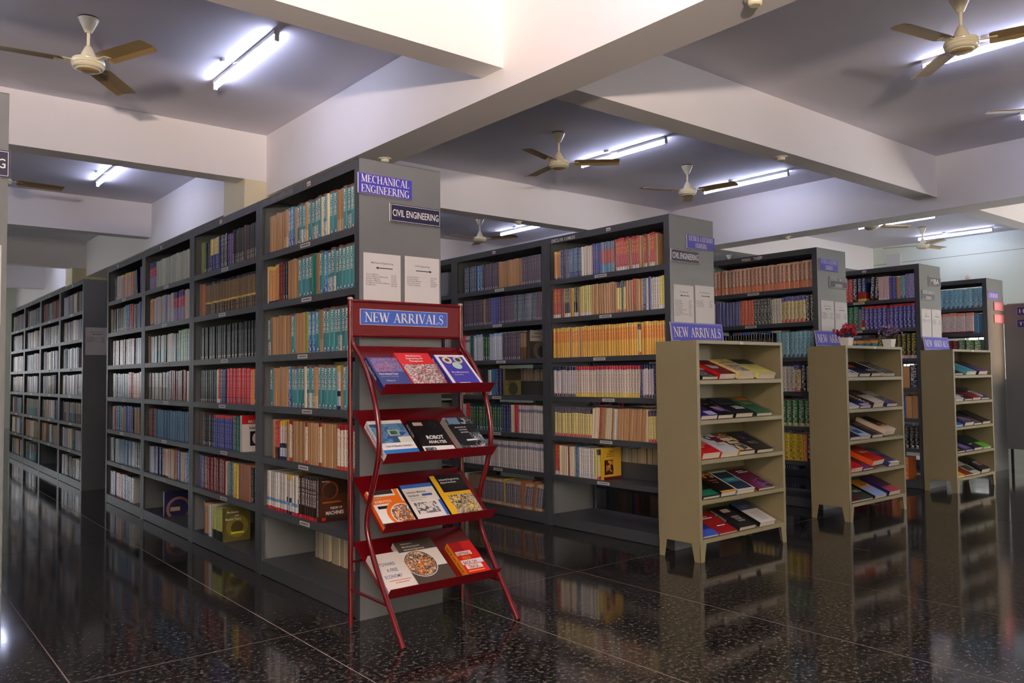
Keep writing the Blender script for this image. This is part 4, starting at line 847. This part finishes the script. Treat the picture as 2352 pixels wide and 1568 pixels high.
rack_book(3, -.036, .165, .235, .030, (226, 216, 208), [('t', 'TOWARD', .16, .66, .12, (60, 80, 120), .68), ('t', 'A FREE', .3, .49, .12, (60, 80, 120), .68), ('t', 'ECONOMY', .12, .32, .12, (60, 80, 120), .66), ('r', .2, .24, .9, .255, (200, 130, 100)), ('r', .35, .18, .8, .195, (200, 130, 100))],
          'cream TOWARD A FREE ECONOMY book on the bottom tray of the red stand')
rack_book(3, .128, .218, .290, .030, (76, 68, 60), [('r', .0, .36, 1, .76, wt), ('c', .36, .46, .40, wt), ('c', .36, .46, .38, BLK), ('c', .36, .46, .365, A_MACH()), ('t', 'Advances in', .14, .92, .055, wt, .85, .015), ('t', 'Manufacturing and', .14, .85, .055, wt, .85, .015), ('t', 'Industrial Engineering', .14, .78, .055, wt, .85, .015)],
          'large grey-brown Advances in Manufacturing book, middle of the bottom tray', spine=(214, 206, 196))
rack_book(3, .410, .140, .225, .036, (196, 34, 32), [('r', .0, .6, .5, 1, (160, 26, 30)), ('r', .06, .58, .72, .70, wt), ('t', 'GETTING', .08, .58, .12, (190, 30, 30), .68, .02), ('t', 'INDIA', .2, .45, .12, (236, 140, 30), .7, .02), ('r', .04, .30, .96, .43, wt), ('t', 'BACK ON', .1, .31, .12, (150, 30, 30), .68, .02), ('r', .12, .16, .8, .28, wt), ('t', 'TRACK', .2, .17, .12, (150, 30, 30), .68, .02), ('r', .1, .08, .8, .11, (236, 150, 40))],
          'small red GETTING INDIA BACK ON TRACK book, right of the bottom tray', spine=(232, 140, 30), spine_txt='BACK ON TRACK', stc=(60, 20, 20))

# ------------------------------------------------------------------ olive display cabinets before the other racks
CZ = [1.144, .887, .636, .381, .138]
def cabinet(x0, x1, yf, yb, label):
    w_, d_, h_ = x1-x0, yb-yf, 1.403
    o = link('display_cabinet', None, label=label, cat='cabinet', group='olive steel display cabinets', loc=(x0, yf, 0))
    for x in (0, w_-.012):
        q = MB(); q.box((x, .002, .112), (x+.012, d_, h_-.003)); q.obj('side_panel', M_OLIVE, o)
    q = MB(); q.box((.012, d_-.003, .112), (w_-.012, d_, h_-.003)); q.obj('back_panel', M_OLIVE, o)
    q = MB(); q.box((0, 0, h_-.003), (w_, d_, h_)); q.box((0, 0, h_-.022), (w_, .003, h_-.003)); q.obj('top_panel', M_OLIVE, o)
    q = MB(); q.box((0, 0, .112), (.030, .003, h_-.022)); q.box((.027, .003, .112), (.030, .02, h_-.022)); q.obj('front_stile', M_OLIVE, o)
    q = MB(); q.box((w_-.026, 0, .112), (w_, .003, h_-.022)); q.obj('front_stile', M_OLIVE, o)
    for z in CZ:
        q = MB(); q.hexa([(.013, .004, z-.004), (w_-.013, .004, z-.004), (w_-.013, d_-.004, z+.126), (.013, d_-.004, z+.126), (.013, .004, z), (w_-.013, .004, z), (w_-.013, d_-.004, z+.130), (.013, d_-.004, z+.130)])
        q.box((.030, -.001, z-.024), (w_-.026, .003, z+.002)); q.obj('sloping_shelf', M_OLIVE, o)
    q = MB(); q.box((w_*.5-.02, -.001, h_-.021), (w_*.5+.02, 0, h_-.004)); q.obj('price_sticker', flat((196, 186, 180)), o)
    for (px, sx_) in ((0, 1), (w_, -1)):
        for (py, sy2) in ((0, 1), (d_, -1)):
            q = MB()
            q.hexa([(px, py, 0), (px+sx_*.045, py, 0), (px+sx_*.045, py+sy2*.003, 0), (px, py+sy2*.003, 0), (px, py, .114), (px+sx_*.066, py, .114), (px+sx_*.066, py+sy2*.003, .114), (px, py+sy2*.003, .114)])
            q.hexa([(px, py, 0), (px+sx_*.003, py, 0), (px+sx_*.003, py+sy2*.045, 0), (px, py+sy2*.045, 0), (px, py, .114), (px+sx_*.003, py, .114), (px+sx_*.003, py+sy2*.066, .114), (px, py+sy2*.066, .114)])
            q.obj('leg', M_OLIVE, o)
    return o
cabinet(2.206, 3.176, -.341, -.008, 'nearest olive steel display cabinet, before the second rack')
cabinet(4.200, 5.160, -.262, .070, 'middle olive display cabinet with two small flower pots on top')
cabinet(6.405, 7.350, -.175, .136, 'farthest olive display cabinet, before the fourth rack')
def cab_book(cab, k, f, w_, h_, t_, col, items, label, turn=0, lift=0, **kw):
    w_ -= max(0, .037-f); f = max(f, .037); x0, yf = ((2.206, -.341), (4.200, -.262), (6.405, -.175))[cab]
    th = math.degrees(math.atan2(.13, (.333, .332, .311)[cab]-.008)); z = CZ[k]+.0055+lift
    cover_book(w_, h_, t_, col, items, slope_m(x0+f, yf+.006+ (lift*.2), z, th, turn), label, group='books on the olive cabinets', **kw)
def lines(n, a=.15, b_=.6, c=W_, wmax=.6, dz=.07, s=1):
    r = random.Random(s); return [('r', a, b_-i*dz, a+wmax*r.uniform(.6, 1), b_-i*dz+.03, c) for i in range(n)]
CAB = [
 (0, 0, .06, .165, .235, .022, (34, 34, 38), [('r', 0, .5, 1, 1, (210, 204, 200)), ('r', .1, .05, .7, .4, A_DK())], 'dark book with grey picture at left of top shelf', {}),
 (0, 0, .235, .175, .245, .040, (110, 24, 30), lines(4, .2, .62)+[('t', 'Graphs', .3, .75, .08, wt)][:0], 'dark red book with red spine, top shelf', dict(spine=(196, 24, 30), turn=1)),
 (0, 0, .450, .190, .255, .046, (232, 208, 140), [('r', 0, .70, 1, .74, BLK), ('r', .1, .1, .86, .56, A_GRY()), ('t', 'DEEP', .4, .88, .09, BLK), ('t', 'LEARNING', .3, .78, .09, BLK)], 'pale yellow DEEP LEARNING book, top shelf', dict(spine=(226, 196, 130), spine_txt='DEEP LEARNING', stc=BLK, turn=2)),
 (0, 0, .672, .205, .270, .040, (226, 218, 120), [('r', 0, .66, 1, 1, (36, 40, 66)), ('t', 'Analysis', .3, .6, .07, (120, 116, 60)), ('t', 'System', .34, .5, .07, (120, 116, 60))], 'bright yellow book with navy top, right of top shelf', dict(turn=0)),
 (0, 1, .030, .180, .235, .030, (52, 34, 110), [('r', 0, .6, 1, 1, (20, 18, 26)), ('r', .5, .04, 1, .28, (180, 176, 220))], 'violet and black book at left of second shelf', {}),
 (0, 1, .215, .165, .240, .028, (20, 20, 24), [('r', .4, .25, .95, .55, A_VIO()), ('t', 'Search', .3, .7, .07, wt)], 'black book with violet green picture, second shelf', dict(spine_txt='AUTOMATION')),
 (0, 1, .405, .195, .260, .032, (26, 26, 32), lines(3, .45, .42)+[('r', .1, .6, .9, .97, (50, 50, 60))], 'black and grey book, third on second shelf', dict(spine_txt='INTELLIGENT SYSTEMS')),
 (0, 1, .645, .185, .265, .024, (36, 96, 66), [('r', .35, .82, 1, 1, (224, 104, 30)), ('r', 0, .82, .35, 1, (60, 90, 40)), ('t', 'Data Privacy', .25, .66, .075, wt, .9, .02), ('t', 'and Security', .3, .57, .075, wt, .9, .02)], 'green Data Privacy and Security book at right of second shelf', dict(spine=(40, 40, 36))),
 (0, 2, .040, .185, .245, .045, (196, 30, 34), [('r', .0, .45, .9, .95, A_MIX()), ('t', 'MACHINE', .1, .4, .08, YEL, .9, .02), ('t', 'LEARNING', .1, .3, .08, wt, .9, .02)], 'thick red MACHINE LEARNING book at left of third shelf', {}),
 (0, 2, .235, .190, .262, .040, (206, 212, 218), [('c', .55, .76, .2, (26, 24, 28)), ('c', .55, .78, .12, (206, 212, 218)), ('r', .6, .5, 1, .8, (110, 24, 60)), ('t', 'Cyber', .35, .42, .08, (90, 96, 110)), ('t', 'Security', .35, .33, .08, (90, 96, 110))], 'pale grey book with black padlock, third shelf', dict(spine=(190, 30, 40))),
 (0, 2, .440, .175, .262, .030, (60, 30, 30), [('r', .0, .55, 1, 1, A_MIX()), ('r', .1, .05, .9, .4, A_MIX()), ('r', .15, .62, .7, .76, (220, 200, 170)), ('r', .2, .44, .8, .54, (220, 200, 170))], 'colourful patterned book, third on third shelf', dict(spine=(226, 180, 60))),
 (0, 2, .640, .195, .272, .026, (28, 30, 34), [('r', .3, .6, 1, .95, (50, 50, 90)), ('c', .4, .7, .1, (150, 50, 50)), ('t', 'CYBERSECURITY', .2, .42, .07, wt, .7), ('t', 'TECHNOLOGIES', .2, .34, .07, wt, .7)], 'black CYBERSECURITY book at right of third shelf', {}),
 (0, 3, .045, .175, .235, .020, (24, 34, 34), [('r', .0, .05, 1, .35, (30, 110, 80)), ('r', 0, .7, 1, .9, (30, 90, 70))]+lines(3, .1, .58), 'dark green and black book at left of fourth shelf', {}),
 (0, 3, .226, .165, .258, .036, (22, 20, 20), [('r', .25, .72, .9, .97, A_BRN()), ('t', 'Networks', .3, .56, .08, (220, 120, 70)), ('t', 'Design', .35, .45, .08, (220, 120, 70)), ('r', .0, 0, 1, .06, (226, 160, 50))], 'black book with orange title and yellow foot, fourth shelf', {}),
 (0, 3, .400, .200, .265, .030, (220, 216, 208), [('r', .1, .06, .94, .92, (36, 52, 70)), ('r', .1, .42, .94, .62, (50, 130, 140)), ('t', 'ENGINEERING', .3, .5, .06, wt, .8)], 'white-framed book with dark teal panel, fourth shelf', dict(spine=(60, 160, 160))),
 (0, 3, .650, .195, .280, .018, (96, 26, 60), [('r', .3, .0, 1, .4, A_VIO()), ('c', .72, .3, .22, (200, 80, 120)), ('c', .72, .3, .18, (60, 30, 90))]+lines(2, .3, .86), 'dark magenta book with glowing ring at right of fourth shelf', {}),
 (0, 4, .030, .170, .235, .016, (44, 44, 130), [('r', 0, 0, 1, .3, (60, 90, 190)), ('t', 'Information', .1, .6, .07, wt), ('t', 'Security', .1, .5, .07, wt)], 'blue book at left of bottom shelf', {}),
 (0, 4, .205, .195, .262, .014, (150, 28, 32), lines(2, .15, .74)+[('t', 'The', .35, .5, .09, (206, 60, 40)), ('t', 'Process', .3, .4, .09, (206, 60, 40))]+lines(1, .4, .3), 'flat red book, second on bottom shelf', {}),
 (0, 4, .420, .185, .262, .028, (38, 34, 36), [('r', .3, .7, .75, .86, (210, 190, 170)), ('t', 'BUILDING', .35, .44, .09, wt, .8, .02), ('t', 'SYSTEMS', .38, .34, .09, wt, .8, .02), ('t', 'WORLD', .4, .24, .09, wt, .8, .02)], 'black book with pale window picture, third on bottom shelf', dict(spine_txt='SYSTEMS WORLD')),
 (0, 4, .650, .185, .270, .032, (224, 218, 214), [('r', 0, .62, 1, 1, (66, 80, 120)), ('r', .3, .1, .8, .5, (206, 200, 200)), ('t', 'Reactive Flows', .25, .78, .06, wt), ('t', 'Theory', .3, .7, .06, wt)], 'white book with blue-grey top, right of bottom shelf', dict(spine=(26, 26, 30))),
 (1, 0, .02, .18, .235, .03, (214, 214, 226), [('r', .5, .1, .8, .2, BLK)], 'white book at left of top shelf', {}), (1, 0, .21, .18, .25, .03, (26, 36, 70), [('r', 0, .55, 1, 1, (214, 100, 30))], 'navy and orange book on top shelf', {}),
 (1, 0, .41, .19, .26, .03, (26, 26, 32), lines(2, .3, .3), 'black book, third on top shelf', dict(turn=3)), (1, 0, .62, .20, .27, .03, (56, 50, 48), [('r', .2, .2, .9, .9, A_DK())], 'dark grey picture book at right of top shelf', dict(spine=(190, 186, 180))),
 (1, 1, .03, .17, .235, .02, (190, 200, 196), [('r', 0, .5, 1, 1, (30, 40, 50))], 'pale and navy book at left of second shelf', {}), (1, 1, .21, .18, .24, .02, (40, 40, 100), [('r', 0, .4, 1, 1, (30, 34, 44)), ('r', .3, 0, 1, .2, (190, 190, 230))], 'blue book under the brown one, second shelf', {}),
 (1, 1, .42, .20, .26, .045, (216, 208, 200), [('r', 0, .6, 1, 1, (60, 56, 56)), ('r', 0, .6, .3, .95, (90, 84, 84))], 'thick book with dark brown spine, second shelf', dict(spine=(56, 32, 22), turn=3, spine_txt='Statistical Methods')), (1, 1, .66, .19, .27, .028, (50, 44, 110), [('r', 0, .25, 1, .6, A_DK()), ('r', 0, .6, 1, 1, (180, 170, 170))], 'violet-edged picture book at right of second shelf', {}),
 (1, 2, .03, .17, .235, .03, (40, 44, 80), lines(3, .1, .5), 'navy book at left of third shelf', {}), (1, 2, .20, .17, .24, .03, (190, 196, 216), [('r', .2, .2, .8, .5, (60, 120, 190))], 'pale blue book on third shelf', {}),
 (1, 2, .39, .19, .26, .03, (22, 26, 30), lines(3, .3, .84, (120, 126, 124)), 'black book with grey title, third shelf', {}), (1, 2, .61, .20, .27, .05, (222, 206, 190), [('r', .2, .3, 1, 1, (70, 44, 34)), ('c', .6, .4, .16, (214, 90, 40)), ('c', .7, .3, .12, (200, 190, 40))], 'thick cream-spined book jutting out of third shelf', dict(turn=3, spine=(226, 200, 180), lift=.01)),
 (1, 3, .03, .19, .22, .04, (206, 30, 34), lines(1, .5, .5), 'red book at left of fourth shelf', {}), (1, 3, .23, .17, .24, .02, (70, 40, 110), [('r', 0, .4, 1, 1, (50, 34, 40))], 'violet book below the orange spine, fourth shelf', {}),
 (1, 3, .39, .22, .27, .045, (196, 40, 34), lines(2, .3, .6)+[('r', .2, .78, .8, 1, (110, 50, 36))], 'large red book with orange spine, fourth shelf', dict(spine=(226, 90, 30), turn=3, lift=.026)), (1, 3, .66, .19, .27, .03, (50, 56, 116), [('r', 0, .6, 1, 1, (80, 110, 140)), ('r', .2, 0, 1, .12, wt)], 'blue book with white foot at right of fourth shelf', {}),
 (1, 4, .03, .16, .22, .02, (84, 30, 40), [('r', 0, .5, 1, .6, (220, 180, 120))], 'maroon book at left of bottom shelf', {}), (1, 4, .19, .19, .25, .02, (56, 74, 56), lines(2, .4, .5), 'dark green book on bottom shelf', dict(spine=(220, 210, 200))),
 (1, 4, .41, .20, .265, .026, (160, 176, 226), [('r', 0, .56, 1, 1, (206, 140, 40)), ('r', .4, .64, .85, .7, (110, 70, 30))], 'orange and pale blue book, bottom shelf', dict(spine=(24, 26, 28))), (1, 4, .65, .20, .275, .04, (176, 60, 84), [('r', 0, .32, 1, 1, (70, 44, 86))], 'violet and pink book at right of bottom shelf', dict(spine=(34, 36, 90))),
 (2, 0, .03, .2, .235, .02, (40, 44, 60), [], 'dark book at left of top shelf', {}), (2, 0, .30, .24, .25, .04, (90, 170, 200), [('r', 0, .0, .3, 1, (50, 150, 150))], 'turquoise book on top shelf', {}), (2, 0, .60, .22, .26, .04, (80, 60, 120), [('r', 0, .7, 1, 1, (60, 40, 50))], 'violet book with black spine at right of top shelf', dict(spine=(26, 22, 30))),
 (2, 1, .03, .19, .235, .03, (216, 212, 220), [('r', .4, .2, .7, .3, (60, 60, 110))], 'white book at left of second shelf', {}), (2, 1, .24, .19, .24, .02, (60, 44, 46), lines(2, .2, .4), 'brown-black book on second shelf', {}), (2, 1, .435, .205, .25, .03, (130, 26, 36), [('r', 0, .5, 1, 1, (40, 36, 44))], 'dark red book, third on second shelf', {}), (2, 1, .65, .2, .27, .02, (40, 44, 100), [('c', .5, .4, .38, wt), ('c', .5, .4, .26, (150, 140, 180))], 'navy book with white oval at right of second shelf', {}),
 (2, 2, .03, .16, .22, .02, (40, 120, 200), [], 'bright blue book at left of third shelf', {}), (2, 2, .22, .22, .25, .04, (50, 46, 80), [('r', .2, .1, .9, .5, A_VIO())], 'dark violet picture book on third shelf', {}), (2, 2, .45, .2, .26, .02, (90, 80, 74), [('r', 0, .5, 1, 1, (40, 38, 40))], 'brown-grey book on third shelf', {}), (2, 2, .66, .2, .26, .03, (36, 34, 36), [], 'black book at right of third shelf', {}),
 (2, 3, .03, .19, .24, .02, (40, 34, 40), [('r', .3, .1, .6, .2, (220, 150, 130))], 'dark book at left of fourth shelf', {}), (2, 3, .23, .19, .25, .02, (44, 44, 120), [('r', .1, .1, .8, .5, A_BR())], 'blue picture book on fourth shelf', {}), (2, 3, .43, .2, .26, .03, (36, 40, 38), lines(1, .2, .3), 'black book on fourth shelf', dict()), (2, 3, .66, .2, .27, .02, (90, 180, 60), [('r', 0, .4, 1, 1, (34, 60, 40))], 'bright green book at right of fourth shelf', {}),
 (2, 4, .03, .17, .22, .02, (220, 180, 60), [('r', 0, .5, .3, 1, (70, 60, 130))], 'yellow book at left of bottom shelf', {}), (2, 4, .2, .18, .245, .02, (130, 36, 34), lines(1, .3, .6), 'brick-red book on bottom shelf', {}), (2, 4, .38, .19, .26, .02, (196, 190, 184), [('r', .1, .2, .9, .6, (70, 100, 60))], 'grey and green book on bottom shelf', {}), (2, 4, .58, .22, .26, .045, (40, 38, 40), [('r', .5, .3, 1, .6, (120, 150, 170)), ('r', .7, .3, 1, .5, (190, 50, 40))], 'thick black book at right of bottom shelf', dict(spine=(22, 22, 24), spine_txt='Sensor Systems'))]
CN = ['nearest olive cabinet', 'middle olive cabinet', 'farthest olive cabinet']
for c, k, f, w_, h_, t_, col, items, lab, kw in CAB: cab_book(c, k, f, w_, h_, t_, col, items, '%s, %s' % (lab, CN[c]), **kw)
def cab_sign(x, y, label, w_=.575, h_=.135):
    o = sign(x, x+w_, 1.408, 1.408+h_, y, ['NEW ARRIVALS'], (66, 62, 180), True, label, border=(.006, .0015), heights=[.5], t_=.006)
    o.matrix_world = Matrix.Translation((x+w_/2, y, 1.406)) @ Matrix.Rotation(R(-7), 4, 'X') @ Matrix.Translation((0, 0, h_/2)) @ Matrix.Rotation(R(90), 4, 'X')
    q = MB(); q.box((-w_/2+.05, -h_/2, -.03), (w_/2-.05, -h_/2+.006, 0)); q.obj('foot', M_BLACK, o)
cab_sign(2.325, -.045, 'blue NEW ARRIVALS sign standing on the nearest olive cabinet'); cab_sign(4.27, .03, 'blue NEW ARRIVALS sign behind the red flowers on the middle cabinet'); cab_sign(6.42, .10, 'blue NEW ARRIVALS sign on the farthest olive cabinet')
# little flower pots
def flower_pot(x, y, cols, label, seed):
    o = link('flower_pot', None, label=label, cat='flower pot', loc=(x, y, 1.403)); r_ = random.Random(seed)
    q = MB(); q.hexa([(-.032, -.032, 0), (.032, -.032, 0), (.032, .032, 0), (-.032, .032, 0), (-.042, -.042, .068), (.042, -.042, .068), (.042, .042, .068), (-.042, .042, .068)]); q.box((-.043, -.043, .066), (.043, .043, .070)); q.obj('pot', M_POT, o)
    stt = MB(); fl_ = MB(); ms = [flat(c, .5) for c in cols]
    for i in range(58):
        a = r_.uniform(0, 6.28); ti = r_.uniform(.1, 1.25); L_ = r_.uniform(.06, .125)
        e = Vector((math.cos(a)*math.sin(ti), math.sin(a)*math.sin(ti), math.cos(ti)))*L_+Vector((0, 0, .07))
        stt.tube([(0, 0, .062), tuple(e*.55+Vector((0, 0, .035))), tuple(e)], .0012, 5)
        m_ = r_.choice(ms)
        for p in range(9):
            d_ = Vector((r_.gauss(0, 1), r_.gauss(0, 1), r_.gauss(0, 1))).normalized(); s_ = d_.cross(Vector((0, 0, 1))).normalized()*.0095; u_ = d_*.021
            fl_.face([e, e+u_*.5+s_, e+u_, e+u_*.5-s_], m_)
    stt.obj('stems', flat((50, 70, 40)), o); fl_.obj('blossoms', None, o, kind='stuff')
flower_pot(4.425, -.15, [(190, 30, 60), (214, 40, 70), (200, 60, 90), (150, 20, 40)], 'white pot of red artificial flowers on the middle cabinet', 2)
flower_pot(5.095, -.18, [(150, 110, 160), (120, 80, 140), (190, 160, 190), (170, 130, 170)], 'white pot of purple artificial flowers on the middle cabinet', 5)

# ------------------------------------------------------------------ steel cupboard at the right edge
o = link('steel_cupboard', None, label='dark grey steel cupboard cut by the right edge', cat='cupboard')
q = MB(); q.box((8.912, -.70, .245), (9.40, .246, 1.985)); q.obj('body', M_GREY, o)
for x in (8.93, 9.37):
    for y in (-.69, .20):
        q = MB(); q.box((x, y, 0), (x+.025, y+.025, .245)); q.obj('leg', M_BLACK, o)
q = MB(); q.box((9.397, -.68, .28), (9.402, -.235, 1.95)); dd = q.obj('door', M_GREYD, o); q = MB(); q.box((9.402, -.28, 1.1), (9.42, -.26, 1.22)); q.obj('handle', M_WHITE, dd)
q = MB(); q.box((9.397, -.23, .28), (9.402, .22, 1.95)); q.obj('door', M_GREYD, o)
q = MB(); q.box((8.97, -.06, 1.986), (9.30, .225, 2.0)); q.obj('cardboard_sheet', flat((190, 160, 120)), label='brown cardboard sheet lying on the steel cupboard', cat='cardboard')
sign(-.22, .098, 1.853, 1.945, 0, ['HA     '], (40, 26, 110), True, 'navy sign starting HA on the steel cupboard', heights=[.5], X=8.911)
sign(-.22, .102, 1.705, 1.797, 0, ['TEC    '], (40, 26, 110), True, 'navy sign starting TEC on the steel cupboard', heights=[.4], X=8.911)
q = MB(); q.box((8.452, .38, 1.602), (8.456, .80, 1.642)); card = q.obj('shelf_card', M_BLACK, label='black shelf card lettered GEO-TEC under the second shelf of the fifth rack', cat='sign')
me = text_mesh('GEO-TEC', .045, M_LET); l_ = link('lettering', me, card); l_.matrix_world = Matrix.Translation((8.451, .62, 1.606)) @ Matrix.Rotation(R(-90), 4, 'Z') @ Matrix.Rotation(R(90), 4, 'X')
